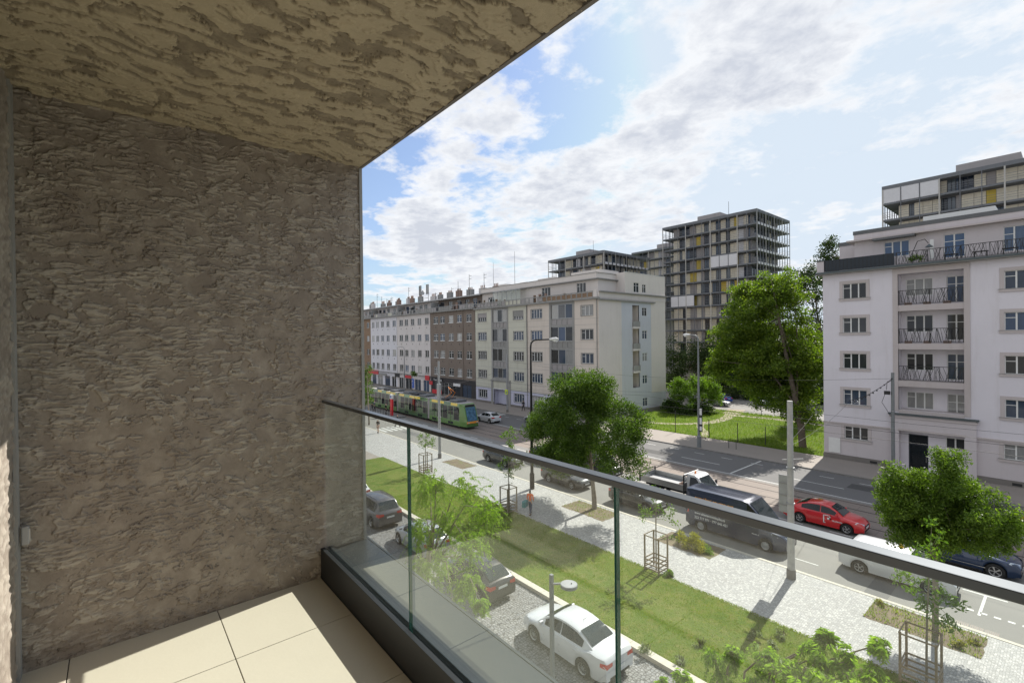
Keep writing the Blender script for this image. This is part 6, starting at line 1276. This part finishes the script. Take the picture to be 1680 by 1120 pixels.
# ---------------------------------------------------------------- people
def person(loc,rz,label,skin,top_m,leg_m,hair_m,h=1.70,stride=.0,arms=((.0,.25),(.0,-.25)),sleeve=True,bag=None,shorts=False,coat=False):
    o=empty('person',(loc[0],loc[1],loc[2]),rz,label,'person'); s=h/1.70
    def skinmesh(name,V,Ed,Rd,m,parent,root=0,sub=1):
        me=bpy.data.meshes.new(name); me.from_pydata([tuple(Vector(v)*s) for v in V],Ed,[]); me.materials.append(m); ob=bpy.data.objects.new(name,me); C.objects.link(ob); ob.parent=parent
        md=ob.modifiers.new('skin','SKIN'); md.use_smooth_shade=True
        for i,r_ in enumerate(Rd): q=me.skin_vertices[0].data[i]; q.radius=(r_[0]*s,r_[1]*s) if isinstance(r_,tuple) else (r_*s,r_*s); q.use_root=(i==root)
        if sub: sd_=ob.modifiers.new('sub','SUBSURF'); sd_.levels=sub; sd_.render_levels=sub
        return ob
    def legp(sd,ph):  # x forward
        hip=(0,sd*.09,.88); kn=(ph*.22+.03,sd*.10,.48); an=(ph*.38-(.12 if ph<0 else 0),sd*.10,.09+(.05 if ph<0 else 0)); return hip,kn,an
    (l1,l2,l3),(r1,r2,r3)=legp(1,stride),legp(-1,-stride)
    def armp(sd,sw,bend): sh=(0,sd*.19,1.40); el=(sw*.20-.02,sd*.25,1.13); ha=(sw*.35+.12*bend,sd*.24,.90+.22*bend); return sh,el,ha
    (a1,a2,a3),(b1_,b2_,b3_)=armp(1,arms[0][0],arms[0][1]),armp(-1,arms[1][0],arms[1][1])
    def hand(w_,e_):
        w_=Vector(w_); d=(w_-Vector(e_)).normalized(); sd=d.cross(Vector((1,0,0))); sd=sd.normalized() if sd.length>.01 else Vector((0,1,0)); pts=[w_+d*.06]; r_=[(.024,.016)]
        for k,(o_,ln) in enumerate(((-.028,.055),(-.009,.068),(.010,.062),(.028,.048))): pts+=[w_+d*.09+sd*o_+Vector((.006,0,0)),w_+d*(.09+ln)+sd*o_+Vector((.022,0,0))]; r_+=[(.008,.008),(.0065,.0065)]
        pts+=[w_+d*.03+sd*.035+Vector((.02,0,0)),w_+d*.075+sd*.045+Vector((.035,0,0))]; r_+=[(.010,.010),(.008,.008)]
        return pts,r_
    V=[(0,0,.92),(0,0,1.05),(0,0,1.25),(0,0,1.40),(.005,0,1.49),(.012,0,1.56),(.016,0,1.64)]; Rr=[(.10,.085),(.105,.08),(.125,.09),(.11,.075),(.045,.045),(.062,.07),(.062,.072)]; Ed=[(i,i+1) for i in range(6)]
    def add(pts,rs,par):
        for p,r_ in zip(pts,rs): V.append(p); Rr.append(r_); Ed.append((par,len(V)-1)); par=len(V)-1
        return par
    add([l1,l2,l3],[.075,.05,.035],0); e1=len(V)-1; V.append((l3[0]+.13,l3[1],.035)); Rr.append((.032,.025)); Ed.append((e1,len(V)-1))
    add([r1,r2,r3],[.075,.05,.035],0); e1=len(V)-1; V.append((r3[0]+.13,r3[1],.035)); Rr.append((.032,.025)); Ed.append((e1,len(V)-1))
    for a_,b_,c_ in ((a1,a2,a3),(b1_,b2_,b3_)):
        par=add([a_,b_,c_],[.045,.034,.024],3); hp,hr=hand(c_,b_); V.append(tuple(hp[0])); Rr.append(hr[0]); Ed.append((par,len(V)-1)); pm=len(V)-1
        for q in range(1,len(hp),2): V.append(tuple(hp[q])); Rr.append(hr[q]); Ed.append((pm,len(V)-1)); V.append(tuple(hp[q+1])); Rr.append(hr[q+1]); Ed.append((len(V)-2,len(V)-1))
    skinmesh('body',V,Ed,Rr,skin,o)
    tb=.66 if coat else .94
    V=[(0,0,tb),(0,0,1.08),(0,0,1.26),(0,0,1.41),(0,0,1.47)]; Rr=[(.135,.11) if not coat else (.16,.13),(.13,.10),(.15,.11),(.13,.09),(.06,.06)]; Ed=[(i,i+1) for i in range(4)]
    for a_,b_,c_ in ((a1,a2,a3),(b1_,b2_,b3_)):
        add([a_,b_]+([tuple(Vector(b_).lerp(Vector(c_),.9))] if sleeve else []),[.06,.05,.042],3)
    skinmesh('jacket',V,Ed,Rr,top_m,o)
    V=[(0,0,.98),(0,0,.88)]; Rr=[(.115,.095),(.12,.10)]; Ed=[(0,1)]
    for a_,b_,c_ in ((l1,l2,l3),(r1,r2,r3)): add([a_,b_]+([tuple(Vector(b_).lerp(Vector(c_),.95))] if not shorts else []),[.088,.064,.05],1)
    skinmesh('trousers',V,Ed,Rr,leg_m,o)
    skinmesh('hair',[(-.02,0,1.60),(-.015,0,1.70)]+([(-.06,0,1.50)] if bag=='long' or h<1.68 else []),[(0,1)]+([(0,2)] if bag=='long' or h<1.68 else []),[(.075,.075),(.06,.062)]+([(.05,.035)] if bag=='long' or h<1.68 else []),hair_m,o)
    for l in (l3,r3): mb=MB(); mb.box(l[0]*s-.06,l[0]*s+.19,l[1]*s-.045,l[1]*s+.045,max(0,l[2]*s-.09),max(0,l[2]*s-.09)+.09,m_trimb); mb.build('shoe',o,bevel=.025)
    mb=MB(); 
    for sd in (-1,1): mb.box(.075*s,.083*s,sd*.028*s-.01,sd*.028*s+.01,1.615*s,1.63*s,m_trimb)
    mb.box(.074*s,.081*s,-.02*s,.02*s,1.555*s,1.562*s,m_red); mb.build('facial_features',o); return o
sk=plain('skin',(.50,.30,.21),.6,0,.05,5); mj=plain('orange_jacket',(.92,.15,.02),.8,0,.15,12); mjn=plain('denim',(.035,.06,.12),.9,0,.2,12); mbl=plain('black_cloth',(.015,.015,.017),.9,0,.2,12); mhr=plain('dark_hair',(.025,.017,.012),.7,0,.2,20); mgc=plain('grey_cloth',(.12,.12,.13),.9,0,.2,12); mteal=plain('teal_cloth',(.03,.22,.24),.85,0,.15,10); mbei=plain('beige_cloth',(.42,.30,.25),.9,0,.1,10)
person((-24.25,21.75,.11),R(115),'person in an orange jacket and jeans walking away on the mosaic pavement',sk,mj,mjn,mhr,1.68,.55,((.3,.3),(-.2,.6)),bag='long')
mb=MB(); mb.box(-.32,.22,-.14,.14,.62,1.05,mteal); tag(mb.build('bag',None,loc=(-24.55,21.55,0),rz=R(115),bevel=.06),'teal shoulder bag hanging at the side of the person in orange','bag')
person((-58.9,26.2,.11),R(-60),'person in dark top and pale shorts waiting at the kerb by the crossing',sk,mbl,mbei,mhr,1.75,.15,shorts=True,sleeve=False)
person((-61.6,30.3,0),R(40),'person in black crossing the near lane on the zebra',sk,mbl,mbl,mhr,1.75,.6)
person((-59.9,52.4,PV),R(170),'person in a black coat walking left on the far pavement',sk,mbl,mbl,mhr,1.75,.5,coat=True)
person((-57.1,52.5,PV),R(10),'person in black bending an arm up on the far pavement before the ground floor window',sk,mbl,mgc,mhr,1.75,.1,((.5,1.5),(.5,1.5)))
for i,(x,y,rz,tm,lm,l) in enumerate(((-72.6,33.7,90,mbl,mbl,'person in black beside the red stop column'),(-77.5,33.9,60,mgc,mbl,'person in grey on the tram island behind the handrail'),(-79.2,34.2,120,mjn,mbl,'person in dark blue farther along the tram island'),(-82.5,34.0,80,mgc,mjn,'person in grey and denim at the left end of the tram island'))):
    person((x,y,.16),R(rz),l,sk,tm,lm,mhr,1.74,.15)
